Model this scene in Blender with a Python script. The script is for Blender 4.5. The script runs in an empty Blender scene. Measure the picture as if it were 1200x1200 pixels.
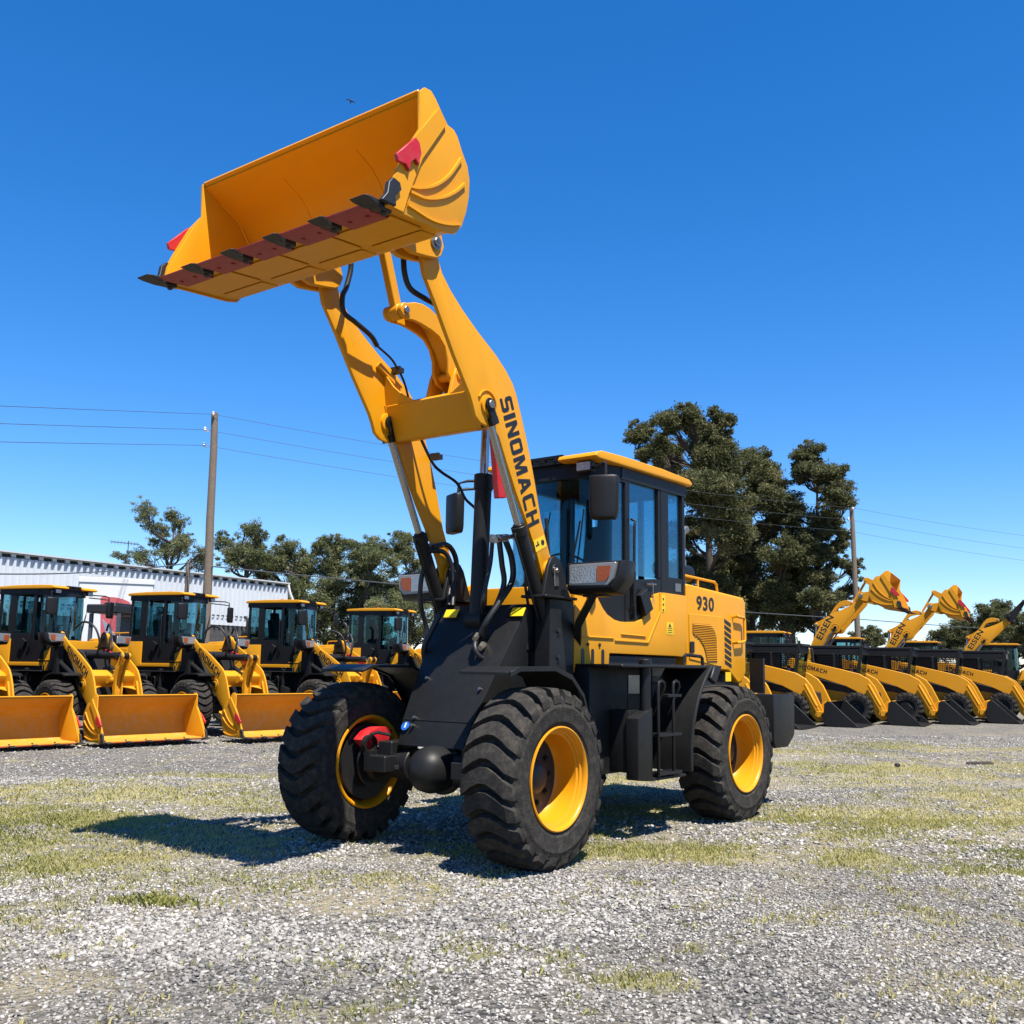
import bpy, bmesh, math, random
import numpy as np
from mathutils import Vector, Matrix
random.seed(7); RNG = np.random.default_rng(7)
R = math.radians
scene = bpy.context.scene
COL = scene.collection

# ------------------------------------------------------------------ materials
def new_mat(name):
    m = bpy.data.materials.new(name); m.use_nodes = True
    nt = m.node_tree
    return m, nt, nt.nodes['Principled BSDF']

def N(nt, t, **kw):
    n = nt.nodes.new(t)
    for k, v in kw.items():
        if k in n.inputs: n.inputs[k].default_value = v
        else: setattr(n, k, v)
    return n

def paint(name, col, rough=.4, metal=0., var=.12, dust=0., dustcol=(.3, .26, .2), scale=3., coat=0., bump=0., bscale=60., spec=.5):
    m, nt, p = new_mat(name)
    L = nt.links
    tc = N(nt, 'ShaderNodeTexCoord')
    no = N(nt, 'ShaderNodeTexNoise', Scale=scale, Detail=6., Roughness=.6)
    L.new(tc.outputs['Object'], no.inputs['Vector'])
    mx = N(nt, 'ShaderNodeMixRGB', blend_type='MIX')
    c2 = tuple(max(0, c * (1 - var)) for c in col)
    c1 = tuple(min(1, c * (1 + var * .6)) for c in col)
    mx.inputs[1].default_value = (*c2, 1); mx.inputs[2].default_value = (*c1, 1)
    L.new(no.outputs['Fac'], mx.inputs[0])
    out = mx.outputs[0]
    if dust > 0:
        n2 = N(nt, 'ShaderNodeTexNoise', Scale=scale * 4.5, Detail=9., Roughness=.72)
        L.new(tc.outputs['Object'], n2.inputs['Vector'])
        mr = N(nt, 'ShaderNodeMapRange'); mr.inputs[1].default_value = .45; mr.inputs[2].default_value = .72
        mr.inputs[3].default_value = 0; mr.inputs[4].default_value = dust
        L.new(n2.outputs['Fac'], mr.inputs[0])
        m2 = N(nt, 'ShaderNodeMixRGB'); m2.inputs[2].default_value = (*dustcol, 1)
        L.new(mr.outputs[0], m2.inputs[0]); L.new(out, m2.inputs[1]); out = m2.outputs[0]
    L.new(out, p.inputs['Base Color'])
    rr = N(nt, 'ShaderNodeMapRange'); rr.inputs[3].default_value = max(.03, rough - .08); rr.inputs[4].default_value = min(1, rough + .1)
    n3 = N(nt, 'ShaderNodeTexNoise', Scale=scale * 7, Detail=5.)
    L.new(tc.outputs['Object'], n3.inputs['Vector']); L.new(n3.outputs['Fac'], rr.inputs[0])
    L.new(rr.outputs[0], p.inputs['Roughness'])
    p.inputs['Metallic'].default_value = metal
    p.inputs['Specular IOR Level'].default_value = spec
    if coat: p.inputs['Coat Weight'].default_value = coat; p.inputs['Coat Roughness'].default_value = .12
    if bump:
        nb = N(nt, 'ShaderNodeTexNoise', Scale=bscale, Detail=4.)
        L.new(tc.outputs['Object'], nb.inputs['Vector'])
        b = N(nt, 'ShaderNodeBump', Strength=bump, Distance=.01)
        L.new(nb.outputs['Fac'], b.inputs['Height']); L.new(b.outputs[0], p.inputs['Normal'])
    return m

YEL = (.59, .25, .004)
M = {}
M['yellow'] = paint('yellow_paint', YEL, .42, var=.08, dust=.16, dustcol=(.40, .22, .05), scale=2.2, bump=.05, bscale=9, spec=.24)
M['yellow_far'] = paint('yellow_paint_dusty', (.55, .235, .006), .5, var=.10, dust=.15, dustcol=(.38, .24, .09), spec=.22)
M['bucket_far'] = paint('dusty_bucket_paint', (.50, .225, .014), .6, var=.15, dust=.55, dustcol=(.40, .29, .15), scale=2., spec=.2)
M['rim'] = paint('rim_paint', (.55, .225, .004), .38, var=.06, dust=.12, dustcol=(.36, .22, .07), spec=.3)
M['black'] = paint('black_paint', (.0105, .0105, .0105), .45, var=.2, dust=.18, dustcol=(.03, .028, .025), spec=.2)
M['dark'] = paint('dark_steel', (.007, .007, .0075), .55, var=.3, dust=.2, dustcol=(.02, .018, .016))
M['plastic'] = paint('black_plastic', (.0065, .0065, .007), .48, var=.2, spec=.3, bump=.05, bscale=200)
M['rubber'] = paint('hose_rubber', (.006, .006, .006), .5, var=.2)
M['chrome'] = paint('chrome_rod', (.36, .35, .33), .25, metal=1., var=.1)
M['steel'] = paint('zinc_steel', (.28, .26, .23), .38, metal=.9, var=.25, dust=.2)
M['red'] = paint('red_paint', (.42, .008, .012), .45, var=.15, dust=.1)
M['darkred'] = paint('red_edge_paint', (.26, .016, .018), .5, var=.25, dust=.25, dustcol=(.12, .06, .04))
M['ink'] = paint('decal_black', (.006, .006, .007), .5, var=.1)
M['label'] = paint('label_yellow', (.66, .44, .004), .5, var=.05)
M['white'] = paint('white_paint', (.55, .55, .54), .5, var=.06, dust=.2, dustcol=(.42, .40, .37))
M['pinkred'] = paint('faded_red', (.40, .075, .08), .5, var=.1)
M['orange'] = paint('amber_lens', (.30, .06, .005), .2, var=.2, bump=.3, bscale=90)
M['lens'] = paint('clear_lens', (.40, .40, .39), .15, metal=.6, var=.4, scale=25, bump=.6, bscale=60)
M['bluesign'] = paint('blue_sticker', (.012, .10, .38), .4)
M['seat'] = paint('seat_fabric', (.014, .015, .018), .8, var=.2)
M['wood'] = paint('pole_wood', (.16, .12, .085), .9, var=.35, dust=.6, dustcol=(.06, .045, .035), scale=6., bump=.4, bscale=25)
M['bark'] = paint('bark', (.05, .038, .03), .95, var=.4, dust=.5, dustcol=(.09, .075, .06), scale=2., bump=.6, bscale=9)
M['wire'] = paint('wire', (.05, .055, .065), .6)
M['porcelain'] = paint('insulator', (.5, .42, .38), .3)
M['corrugated'] = paint('corrugated_sheet', (.50, .53, .56), .42, metal=.0, var=.10, dust=.3, dustcol=(.40, .41, .43), scale=.35)
M['concrete'] = paint('dark_concrete', (.045, .043, .042), .9, var=.35, dust=.4, dustcol=(.14, .13, .12), scale=.8)
M['roofsheet'] = paint('roof_sheet', (.45, .47, .49), .5, var=.1, dust=.2)
M['greyblue'] = paint('grey_cab_paint', (.05, .06, .07), .5, var=.3, dust=.2)
M['skyglass'] = paint('pale_window', (.20, .28, .38), .12, var=.2)

def tyre_mat():
    m = paint('tyre_rubber', (.022, .0205, .0185), .88, var=.3, dust=.6, dustcol=(.082, .069, .053), scale=4., bump=.35, bscale=70, spec=.18)
    return m
M['tyre'] = tyre_mat()

def glass_mat(name, tint, refl=.09):
    m, nt, p = new_mat(name)
    nt.nodes.remove(p)
    out = nt.nodes['Material Output']
    tr = N(nt, 'ShaderNodeBsdfTransparent'); tr.inputs[0].default_value = (*tint, 1)
    gl = N(nt, 'ShaderNodeBsdfGlossy', Roughness=.02); gl.inputs[0].default_value = (.9, .95, 1, 1)
    fr = N(nt, 'ShaderNodeFresnel', IOR=1.45)
    ad = N(nt, 'ShaderNodeMath', operation='MULTIPLY'); ad.inputs[1].default_value = .5
    nt.links.new(fr.outputs[0], ad.inputs[0])
    mx = N(nt, 'ShaderNodeMixShader')
    nt.links.new(ad.outputs[0], mx.inputs[0]); nt.links.new(tr.outputs[0], mx.inputs[1]); nt.links.new(gl.outputs[0], mx.inputs[2])
    nt.links.new(mx.outputs[0], out.inputs[0])
    return m
M['perforated'] = paint('step_recess', (.005, .005, .005), .6, var=.5, scale=14., bump=.5, bscale=40)
M['grey'] = paint('silver_bezel', (.24, .24, .235), .35, metal=.3, var=.2)
M['glass'] = glass_mat('tinted_glass', (.55, .74, .78), .05)

# ------------------------------------------------------------------ mesh helper
class MB:
    def __init__(s, xf=None):
        s.bm = bmesh.new(); s.xf = xf
    def quadstrip(s, loops, closed=True, caps=(True, True)):
        vs = [[s.bm.verts.new(p) for p in lp] for lp in loops]
        n = len(vs[0])
        for a, b in zip(vs[:-1], vs[1:]):
            for i in range(n if closed else n - 1):
                j = (i + 1) % n
                try: s.bm.faces.new((a[i], a[j], b[j], b[i]))
                except ValueError: pass
        if closed and n > 2:
            if caps[0]: s.bm.faces.new(list(reversed(vs[0])))
            if caps[1]: s.bm.faces.new(vs[-1])
        return s
    def box(s, x0, x1, y0, y1, z0, z1):
        return s.quadstrip([[(x0, y0, z0), (x1, y0, z0), (x1, y1, z0), (x0, y1, z0)], [(x0, y0, z1), (x1, y0, z1), (x1, y1, z1), (x0, y1, z1)]])
    def obox(s, c, size, rot=None):
        c = Vector(c); h = Vector(size) / 2; rot = rot or Matrix.Identity(3)
        f = lambda a, b, d: c + rot @ Vector((a * h.x, b * h.y, d * h.z))
        return s.quadstrip([[f(-1, -1, -1), f(1, -1, -1), f(1, 1, -1), f(-1, 1, -1)], [f(-1, -1, 1), f(1, -1, 1), f(1, 1, 1), f(-1, 1, 1)]])
    def prism(s, poly, y0, y1):
        a = sum(poly[i][0] * poly[(i + 1) % len(poly)][1] - poly[(i + 1) % len(poly)][0] * poly[i][1] for i in range(len(poly)))
        if a < 0: poly = poly[::-1]
        y0, y1 = max(y0, y1), min(y0, y1)
        return s.quadstrip([[(x, y0, z) for x, z in poly], [(x, y1, z) for x, z in poly]])
    def cyl(s, p0, p1, r, n=16, r1=None, caps=(True, True)):
        return s.tube([p0, p1], r, n, rr=[r, r if r1 is None else r1], caps=caps)
    def tube(s, pts, r, n=8, rr=None, smooth=0, caps=(True, True)):
        pts = [Vector(p) for p in pts]
        if smooth: pts = catmull(pts, smooth)
        loops = []
        t0 = (pts[1] - pts[0]).normalized()
        u = t0.orthogonal().normalized()
        for i, p in enumerate(pts):
            t = ((pts[min(i + 1, len(pts) - 1)] - pts[max(i - 1, 0)])).normalized()
            u = (u - t * u.dot(t)).normalized(); v = t.cross(u)
            rad = rr[i] if rr and not smooth else r
            loops.append([p + (u * math.cos(a) + v * math.sin(a)) * rad for a in [2 * math.pi * k / n for k in range(n)]])
        return s.quadstrip(loops, caps=caps)
    def lathe(s, prof, c=(0, 0, 0), axis='Y', n=48, closed=False):
        c = Vector(c); loops = []
        for r, a in prof:
            lp = []
            for k in range(n):
                t = 2 * math.pi * k / n
                if axis == 'Y': q = Vector((r * math.cos(t), a, r * math.sin(t)))
                elif axis == 'X': q = Vector((a, r * math.cos(t), r * math.sin(t)))
                else: q = Vector((r * math.cos(t), r * math.sin(t), a))
                lp.append(c + q)
            loops.append(lp)
        if closed: loops.append(loops[0])
        s.quadstrip(loops, caps=(False, False))
        return s
    def build(s, name, mat, parent=None, bevel=0., seg=1, smooth=35, recalc=True):
        bm = s.bm
        if recalc or bevel:
            bmesh.ops.remove_doubles(bm, verts=bm.verts[:], dist=1e-6)
            bmesh.ops.recalc_face_normals(bm, faces=bm.faces[:])
        if bevel:
            ed = [e for e in bm.edges if len(e.link_faces) == 2 and e.calc_face_angle(0) > R(38)]
            bmesh.ops.bevel(bm, geom=ed, offset=bevel, segments=seg, affect='EDGES', clamp_overlap=True, profile=.6)
        if s.xf is not None: bmesh.ops.transform(bm, matrix=s.xf, verts=bm.verts[:])
        me = bpy.data.meshes.new(name); bm.to_mesh(me); bm.free()
        if smooth:
            for p in me.polygons: p.use_smooth = True
            me.set_sharp_from_angle(angle=R(smooth))
        me.materials.append(mat)
        return link(name, me, parent)

def link(name, data, parent=None):
    o = bpy.data.objects.new(name, data); COL.objects.link(o)
    if parent: o.parent = parent
    return o

def catmull(pts, k):
    P = [pts[0] * 2 - pts[1]] + list(pts) + [pts[-1] * 2 - pts[-2]]
    out = []
    for i in range(1, len(P) - 2):
        a, b, c, d = P[i - 1], P[i], P[i + 1], P[i + 2]
        for j in range(k):
            t = j / k
            out.append(.5 * ((2 * b) + (c - a) * t + (2 * a - 5 * b + 4 * c - d) * t * t + (3 * b - a - 3 * c + d) * t ** 3))
    out.append(pts[-1]); return out

def tag(o, label=None, cat=None, group=None, kind=None):
    if label: o['label'] = label
    if cat: o['category'] = cat
    if group: o['group'] = group
    if kind: o['kind'] = kind
    return o

def empty(name, loc=(0, 0, 0), rz=0.):
    o = bpy.data.objects.new(name, None); COL.objects.link(o)
    o.location = loc; o.rotation_euler = (0, 0, rz); o.empty_display_size = .3
    return o

def children(o): return [c for c in KIDS.get(o.name, [])]
def copy_tree(o):
    allk = {}
    for ob in COL.objects:
        if ob.parent: allk.setdefault(ob.parent.name, []).append(ob)
    def rec(src, par):
        c = src.copy(); COL.objects.link(c); c.parent = par
        for ch in allk.get(src.name, []): rec(ch, c)
        return c
    return rec(o, None)

def np_mesh(name, verts, faces, mat, n=None, smooth=False):
    """verts (k,3), faces (m,n) arrays"""
    me = bpy.data.meshes.new(name)
    verts = np.ascontiguousarray(verts, dtype=np.float32); faces = np.ascontiguousarray(faces, dtype=np.int32)
    me.vertices.add(len(verts)); me.vertices.foreach_set('co', verts.ravel())
    n = faces.shape[1]
    me.loops.add(faces.size); me.loops.foreach_set('vertex_index', faces.ravel())
    me.polygons.add(len(faces)); me.polygons.foreach_set('loop_start', np.arange(0, faces.size, n, dtype=np.int32))
    if smooth: me.polygons.foreach_set('use_smooth', np.ones(len(faces), dtype=bool))
    me.update(calc_edges=True); me.validate()
    if mat: me.materials.append(mat)
    return me

def set_attr(me, name, vals):
    a = me.attributes.new(name, 'FLOAT', 'POINT'); a.data.foreach_set('value', np.ascontiguousarray(vals, dtype=np.float32))

TEXT_CACHE = {}
_mir = lambda P_: [(1 - x, y) for x, y in P_[::-1]]
_oh = [(.5, 1), (.14, 1), (0, .86), (0, .14), (.14, 0), (.5, 0), (.5, .2), (.29, .2), (.29, .8), (.5, .8)]
_ah = [(0, 0), (.28, 0), (.335, .21), (.5, .21), (.5, .40), (.40, .40), (.5, .74), (.5, 1), (.33, 1)]
GLYPH = {'S': (1, [[(1, 1), (.13, 1), (0, .87), (0, .53), (.13, .40), (.71, .40), (.71, .20), (0, .20), (0, 0), (.87, 0), (1, .13), (1, .47), (.87, .60), (.29, .60), (.29, .80), (1, .80)]]),
         'I': (.34, [[(0, 0), (1, 0), (1, 1), (0, 1)]]), 'N': (1.05, [[(0, 0), (.27, 0), (.27, .60), (.70, 0), (1, 0), (1, 1), (.73, 1), (.73, .40), (.30, 1), (0, 1)]]),
         'O': (1.05, [_oh, _mir(_oh)]), 'M': (1.25, [[(0, 0), (.23, 0), (.23, .62), (.41, 0), (.59, 0), (.77, .62), (.77, 0), (1, 0), (1, 1), (.70, 1), (.5, .34), (.30, 1), (0, 1)]]),
         'A': (1.15, [_ah, _mir(_ah)]), 'C': (1, [[(1, 1), (.14, 1), (0, .86), (0, .14), (.14, 0), (1, 0), (1, .2), (.29, .2), (.29, .8), (1, .8)]]),
         'H': (1.02, [[(0, 0), (.28, 0), (.28, .4), (.72, .4), (.72, 0), (1, 0), (1, 1), (.72, 1), (.72, .6), (.28, .6), (.28, 1), (0, 1)]])}
def block_text(txt):
    vs, fs, x = [], [], 0.
    for ch in txt:
        w, polys = GLYPH[ch]
        for po in polys:
            fs.append(tuple(range(len(vs), len(vs) + len(po)))); vs += [(x + px * w, py) for px, py in po]
        x += w + .20
    co = np.array(vs); co[:, 0] /= co[:, 0].max(); return co, fs
def text_mesh(txt, w, h, origin, right, up, bold=.02, depth=.0015, xf=None):
    key = (txt, bold)
    if txt == 'SINOMACH' and key not in TEXT_CACHE: TEXT_CACHE[key] = block_text(txt)
    if key not in TEXT_CACHE:
        cu = bpy.data.curves.new('lettering_curve', 'FONT'); cu.body = txt; cu.offset = bold; cu.resolution_u = 3
        cu.space_character = 1.08
        ob = bpy.data.objects.new('lettering_tmp', cu); COL.objects.link(ob)
        dg = bpy.context.evaluated_depsgraph_get()
        me = bpy.data.meshes.new_from_object(ob.evaluated_get(dg))
        co = np.array([v.co[:2] for v in me.vertices]); fs = [tuple(p.vertices) for p in me.polygons]
        bpy.data.objects.remove(ob); bpy.data.curves.remove(cu); bpy.data.meshes.remove(me)
        mn = co.min(0); mx = co.max(0)
        TEXT_CACHE[key] = ((co - mn) / (mx - mn), fs)
    co, fs = TEXT_CACHE[key]
    origin = Vector(origin); right = Vector(right).normalized(); up = Vector(up).normalized(); nrm = right.cross(up)
    vs = [origin + right * (c[0] * w) + up * (c[1] * h) + nrm * depth for c in co]
    if xf is not None: vs = [xf @ v for v in vs]
    me = bpy.data.meshes.new('lettering'); me.from_pydata([tuple(v) for v in vs], [], fs); me.update()
    me.materials.append(M['ink'])
    return me
# ------------------------------------------------------------------ wheel loader
def tyre_mesh(Rr=.6, Wd=.426, nl=24, seg=72):
    mb = MB(); hw = Wd / 2
    prof = [(.335, .165), (.345, .195), (.37, .203), (.375, .209), (.40, .212), (.455, hw), (.468, hw + .004), (.472, hw + .004), (.48, hw), (.52, hw - .008), (.540, hw - .035), (.546, .12), (.548, 0)]
    prof = prof + [(r, -a) for r, a in prof[::-1][1:]]
    mb.lathe(prof, n=seg)
    ys = [-hw - .002, -hw + .003, -.168, -.10, -.03, .03, .10, .168, hw - .003, hw + .002]
    rt = [.512, .552, .592, .598, .600, .600, .598, .592, .552, .512]
    rb = [.500, .525, .538, .541, .543, .543, .541, .538, .525, .500]
    pit = 2 * math.pi / nl
    for k in range(nl):
        loops = []
        for y, a, b in zip(ys, rt, rb):
            e = min(1, abs(y) / .2)
            th = pit * k + .19 * (1 - e ** 1.1) - .03 * e ** 6
            if abs(y) < .05: th -= .012
            wt = .33 * pit * (1 - .04 * (1 - e)) if e < .99 else .27 * pit
            wb = wt * 1.2
            q = lambda r, t: (r * math.cos(t), y, r * math.sin(t))
            loops.append([q(b, th - wb), q(a, th - wt), q(a, th + wt), q(b, th + wb)])
        mb.quadstrip(loops)
    o = mb.build('tyre', M['tyre'], smooth=28)
    me = o.data; bpy.data.objects.remove(o); return me

def rim_mesh():
    mb = MB()
    outer = [(.330, .17), (.344, .192), (.344, .206), (.336, .210), (.326, .205), (.318, .188), (.318, .172), (.303, .164), (.303, .150), (.290, .142), (.288, .05), (.282, -.005), (.262, -.03), (.15, -.034), (.12, -.026), (.11, -.01)]
    mb.lathe(outer, n=64)
    inner = [(.335, -.17), (.352, -.196), (.350, -.208), (.340, -.211), (.328, -.205), (.319, -.186), (.305, -.16), (.293, -.10), (.288, -.05), (.262, -.042), (.1, -.042)]
    mb.lathe(inner, n=64)
    o = mb.build('rim', M['rim'], smooth=40); me = o.data; bpy.data.objects.remove(o); return me

def hub_mesh():
    mb = MB()
    mb.lathe([(.0, .05), (.06, .05), (.085, .04), (.11, .02), (.115, -.01), (.118, -.026), (.20, -.0275), (.255, -.0255), (.268, -.02)], n=40)
    for k in range(10):
        t = 2 * math.pi * k / 10
        c = (.19 * math.cos(t), -.028, .19 * math.sin(t)); e = (c[0], -.004, c[2])
        mb.cyl(c, e, .021, 6)
        mb.cyl((c[0], -.004, c[2]), (c[0], .008, c[2]), .010, 6)
    o = mb.build('wheel', M['dark'], smooth=35); me = o.data; bpy.data.objects.remove(o); return me

WHEEL = None
def add_wheel(root, loc, rz, side, spin, scale=1., width=1.):
    global WHEEL
    if WHEEL is None: WHEEL = (hub_mesh(), tyre_mesh(), rim_mesh())
    w = link('wheel', WHEEL[0], root)
    w.location = loc; w.rotation_euler = (0, 0, rz + (0 if side > 0 else math.pi))
    w.scale = (scale, scale * width, scale)
    t = link('tyre', WHEEL[1], w); t.rotation_euler = (0, spin, 0)
    link('rim', WHEEL[2], w)
    return w

PIN_A = Vector((-.68, 2.06)); PIN_P = Vector((.83, 4.19)); PIN_L = Vector((.145, 3.205)); PIN_B = Vector((0., 3.53))
BELL_F = Vector((.585, 3.882)); BELL_R = Vector((-.51, 3.33)); BUCK_U = Vector((.86, 4.63)); LIFT_B = Vector((-.72, 1.55)); TILT_B = Vector((-.45, 1.68))
def rot2(p, c, a):
    d = Vector(p) - c; return Vector((c.x + d.x * math.cos(a) - d.y * math.sin(a), c.y + d.x * math.sin(a) + d.y * math.cos(a)))

ARM_POLY = [(.905, 4.10), (.863, 3.966), (.72, 3.772), (.529, 3.493), (.335, 3.235), (.30, 3.17), (.27, 3.10), (.21, 3.06), (.12, 3.05), (.05, 3.05), (-.01, 3.00), (-.098, 2.849), (-.239, 2.613), (-.382, 2.405), (-.514, 2.19), (-.585, 2.04), (-.63, 1.985), (-.69, 1.968), (-.75, 1.99), (-.775, 2.05),
            (-.755, 2.10), (-.689, 2.20), (-.569, 2.445), (-.477, 2.739), (-.42, 2.90), (-.35, 3.078), (-.261, 3.281), (-.225, 3.36), (-.174, 3.441), (-.088, 3.52), (.042, 3.61), (.265, 3.728), (.453, 3.843), (.584, 3.94), (.681, 4.035), (.735, 4.14), (.745, 4.21), (.775, 4.265), (.83, 4.285), (.89, 4.26), (.92, 4.19)]
BUCK_SHELL = [(1.86, 3.925), (1.60, 3.950), (1.30, 3.978), (1.215, 4.000), (1.155, 4.07), (1.113, 4.181), (1.090, 4.284), (1.088, 4.401), (1.111, 4.476), (1.172, 4.558), (1.244, 4.622), (1.40, 4.695), (1.545, 4.762)]
BUCK_SIDE = [(1.575, 4.764), (1.530, 4.813), (1.470, 4.821), (1.425, 4.791), (1.369, 4.734), (1.323, 4.690), (1.305, 4.672), (1.244, 4.668), (1.205, 4.638), (1.160, 4.565), (1.100, 4.485), (1.075, 4.401), (1.077, 4.284), (1.100, 4.175), (1.143, 4.06), (1.205, 3.985), (1.30, 3.962), (1.649, 3.932), (1.83, 3.916), (1.825, 3.98), (1.804, 4.057), (1.756, 4.158), (1.629, 4.413), (1.56, 4.53)]

def make_loader(name, label, cat, group=None, steer=0., arm_deg=0., buck_deg=0., bell_deg=None, text='SINOMACH', hero=False, bucket=True, far=False, ak=1., bks=1.):
    root = empty(name); tag(root, label, cat, group)
    yel = M['yellow_far'] if far else M['yellow']
    XR = Matrix.Translation((-1.494, 0, 0))
    XF = Matrix.Rotation(steer, 4, 'Z') @ Matrix.Translation((1.494, 0, 0))
    a = R(arm_deg)
    def arm_m():   # matrix turning raised-pose arm coords into posed coords (rotation in xz about PIN_A)
        return XF @ Matrix.Translation((PIN_A.x, 0, PIN_A.y)) @ Matrix.Rotation(-a, 4, 'Y') @ Matrix.Diagonal((ak, 1, ak, 1)) @ Matrix.Translation((-PIN_A.x, 0, -PIN_A.y))
    XA = arm_m()
    rs = lambda q: rot2(PIN_A + (q - PIN_A) * ak, PIN_A, a)
    P = rs(PIN_P); Lp = rs(PIN_L); B = rs(PIN_B)
    b = R(buck_deg)
    XB = XF @ Matrix.Translation((P.x, 0, P.y)) @ Matrix.Rotation(-b, 4, 'Y') @ Matrix.Diagonal((bks, 1. if bks == 1 else bks * 1.03, bks, 1)) @ Matrix.Translation((-PIN_P.x, 0, -PIN_P.y))
    Uu = P + (rot2(BUCK_U, PIN_P, b) - PIN_P) * bks
    # bell crank angle: front eye at link length from Uu
    l = (BUCK_U - BELL_F).length * ak; rb = (BELL_F - PIN_B).length * ak
    d = (Uu - B).length; dd = min(d, (l + rb) * .999)
    ca = (rb * rb + dd * dd - l * l) / (2 * rb * dd); base = math.atan2(Uu.y - B.y, Uu.x - B.x)
    a0 = math.atan2(BELL_F.y - PIN_B.y, BELL_F.x - PIN_B.x)
    c0 = (rb * rb + (BUCK_U - PIN_B).length ** 2 - l * l) / (2 * rb * (BUCK_U - PIN_B).length)
    base0 = math.atan2(BUCK_U.y - PIN_B.y, BUCK_U.x - PIN_B.x)
    sgn = 1 if a0 > base0 else -1
    ang = base + sgn * math.acos(max(-1, min(1, ca))) - a0
    XC = XF @ Matrix.Translation((B.x, 0, B.y)) @ Matrix.Rotation(-ang, 4, 'Y') @ Matrix.Diagonal((ak, 1, ak, 1)) @ Matrix.Translation((-PIN_B.x, 0, -PIN_B.y))
    BF = B + (rot2(BELL_F, PIN_B, ang) - PIN_B) * ak; BR = B + (rot2(BELL_R, PIN_B, ang) - PIN_B) * ak

    # ---- wheels
    sp = 0.
    for fr_, s in ((1, 1), (1, -1), (0, 1), (0, -1)):
        X = XF if fr_ else XR
        loc = X @ Vector((0, s * .878, .588)); sp += .07
        add_wheel(root, loc, steer if fr_ else 0., s, sp, 1.)
    # ---- axles
    for fr_ in (1, 0):
        m = MB(XF if fr_ else XR)
        m.cyl((0, -.72, .588), (0, .72, .588), .075, 16)
        for s in (-1, 1):
            m.cyl((0, s * .2, .588), (0, s * .52, .588), .13, 16, .09)
            m.cyl((0, s * .52, .588), (0, s * .60, .588), .15, 20)
            m.box(-.13, .13, s * .40 - .07, s * .40 + .07, .64, .76)
            if fr_: m.box(.0, .22, s * .42 - .11, s * .42 + .11, .54, .66)
        ax = m.build('axle', M['black'], root, bevel=.008)
        m = MB(XF if fr_ else XR)
        prof = [(0., .335), (.03, .333), (.07, .322), (.11, .296), (.145, .25), (.163, .19), (.166, .13), (.16, .07), (.185, .05), (.185, .02), (.15, -.03), (.10, -.2)]
        if not fr_: prof = [(r, -x) for r, x in prof]
        m.lathe(prof, c=(0, .09 if fr_ else 0, .59), axis='X', n=40)
        m.cyl((.31 if fr_ else -.31, -.09, .60), (.335 if fr_ else -.335, -.11, .60), .02, 6)
        m.build('differential_housing', M['black'], ax, smooth=50)
        for s in (-1, 1):
            m = MB(XF if fr_ else XR); m.cyl((0, s * .60, .588), (0, s * .625, .588), .19, 40); m.cyl((0, s * .69, .588), (0, s * .775, .588), .283, 40)
            m.build('brake_drum', M['dark'], ax, smooth=30)
            m = MB(XF if fr_ else XR)
            arc = [R(q) for q in (40, 60, 80, 100, 118)] if fr_ else [R(q) for q in (60, 80, 100, 120, 138)]
            po = [(.255 * math.cos(q), .588 + .27 * math.sin(q)) for q in arc] + [(.13 * math.cos(q), .588 + .14 * math.sin(q)) for q in arc[::-1]]
            m.prism(po, s * .555, s * .67)
            m.cyl((.10, s * .54, .76), (.10, s * .555, .76), .045, 14)
            m.build('brake_caliper', M['red'], ax, bevel=.012, seg=2)
            if fr_:
                m = MB(XF); m.lathe([(.05, -.02), (.07, -.02), (.07, .02), (.05, .02), (.05, -.02)], c=(.16, s * .53, .73), axis='Y', n=20)
                m.tube([(.16, s * .53, .80), (.12, s * .48, .82), (.05, s * .42, .80)], .012, 6); m.box(.10, .22, s * .50 - .03, s * .50 + .03, .655, .69)
                m.build('brake_bracket', M['black'], ax, smooth=40)
    # ---- front frame
    m = MB(XF)
    lv = [(.090, .735, .309), (.018, .916, .335), (-.462, 1.717, .435), (-.52, 1.80, .44)]
    m.quadstrip([[(x, -w, z), (x, w, z), (-1.0, w, z), (-1.0, -w, z)] for x, z, w in lv])
    ff = m.build('front_frame', M['black'], root, bevel=.012, seg=2)
    m = MB(XF)
    for s in (-1, 1):
        y0, y1 = sorted((s * .575, s * .545)); pl = [(-.52, 1.865), (-.535, 1.93), (-.585, 2.10), (-.62, 2.155), (-.675, 2.18), (-.735, 2.16), (-.78, 2.11), (-.86, 1.93), (-.90, 1.865)]
        m.prism(pl, y0, y1); y0, y1 = sorted((s * .445, s * .415)); m.prism(pl, y0, y1)
        y0, y1 = sorted((s * .62, s * .38)); m.box(-.93, -.49, y0, y1, 1.845, 1.867)
        y0, y1 = sorted((s * .585, s * .44)); m.box(-.93, -.60, y0, y1, .80, 1.843)
        m.cyl((PIN_A.x, s * .40, PIN_A.y), (PIN_A.x, s * .585, PIN_A.y), .055, 16)
    m.box(-.97, -.55, -.41, .41, 1.45, 1.80)
    m.box(-.80, -.62, -.55, .55, 1.25, 1.44)
    m.box(-1.35, -.99, -.22, .22, .62, 1.5)
    m.build('tower', M['black'], ff, bevel=.006)
    m = MB(XF)
    for s in (-1, 1):
        m.obox((PIN_A.x + .0, s * .581, PIN_A.y - .045), (.06, .012, .15), Matrix.Rotation(.12, 3, 'Y')); m.cyl((PIN_A.x + .0, s * .587, PIN_A.y), (PIN_A.x, s * .60, PIN_A.y), .022, 8)
    m.build('pin_lock', M['steel'], ff, bevel=.004)
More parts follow.
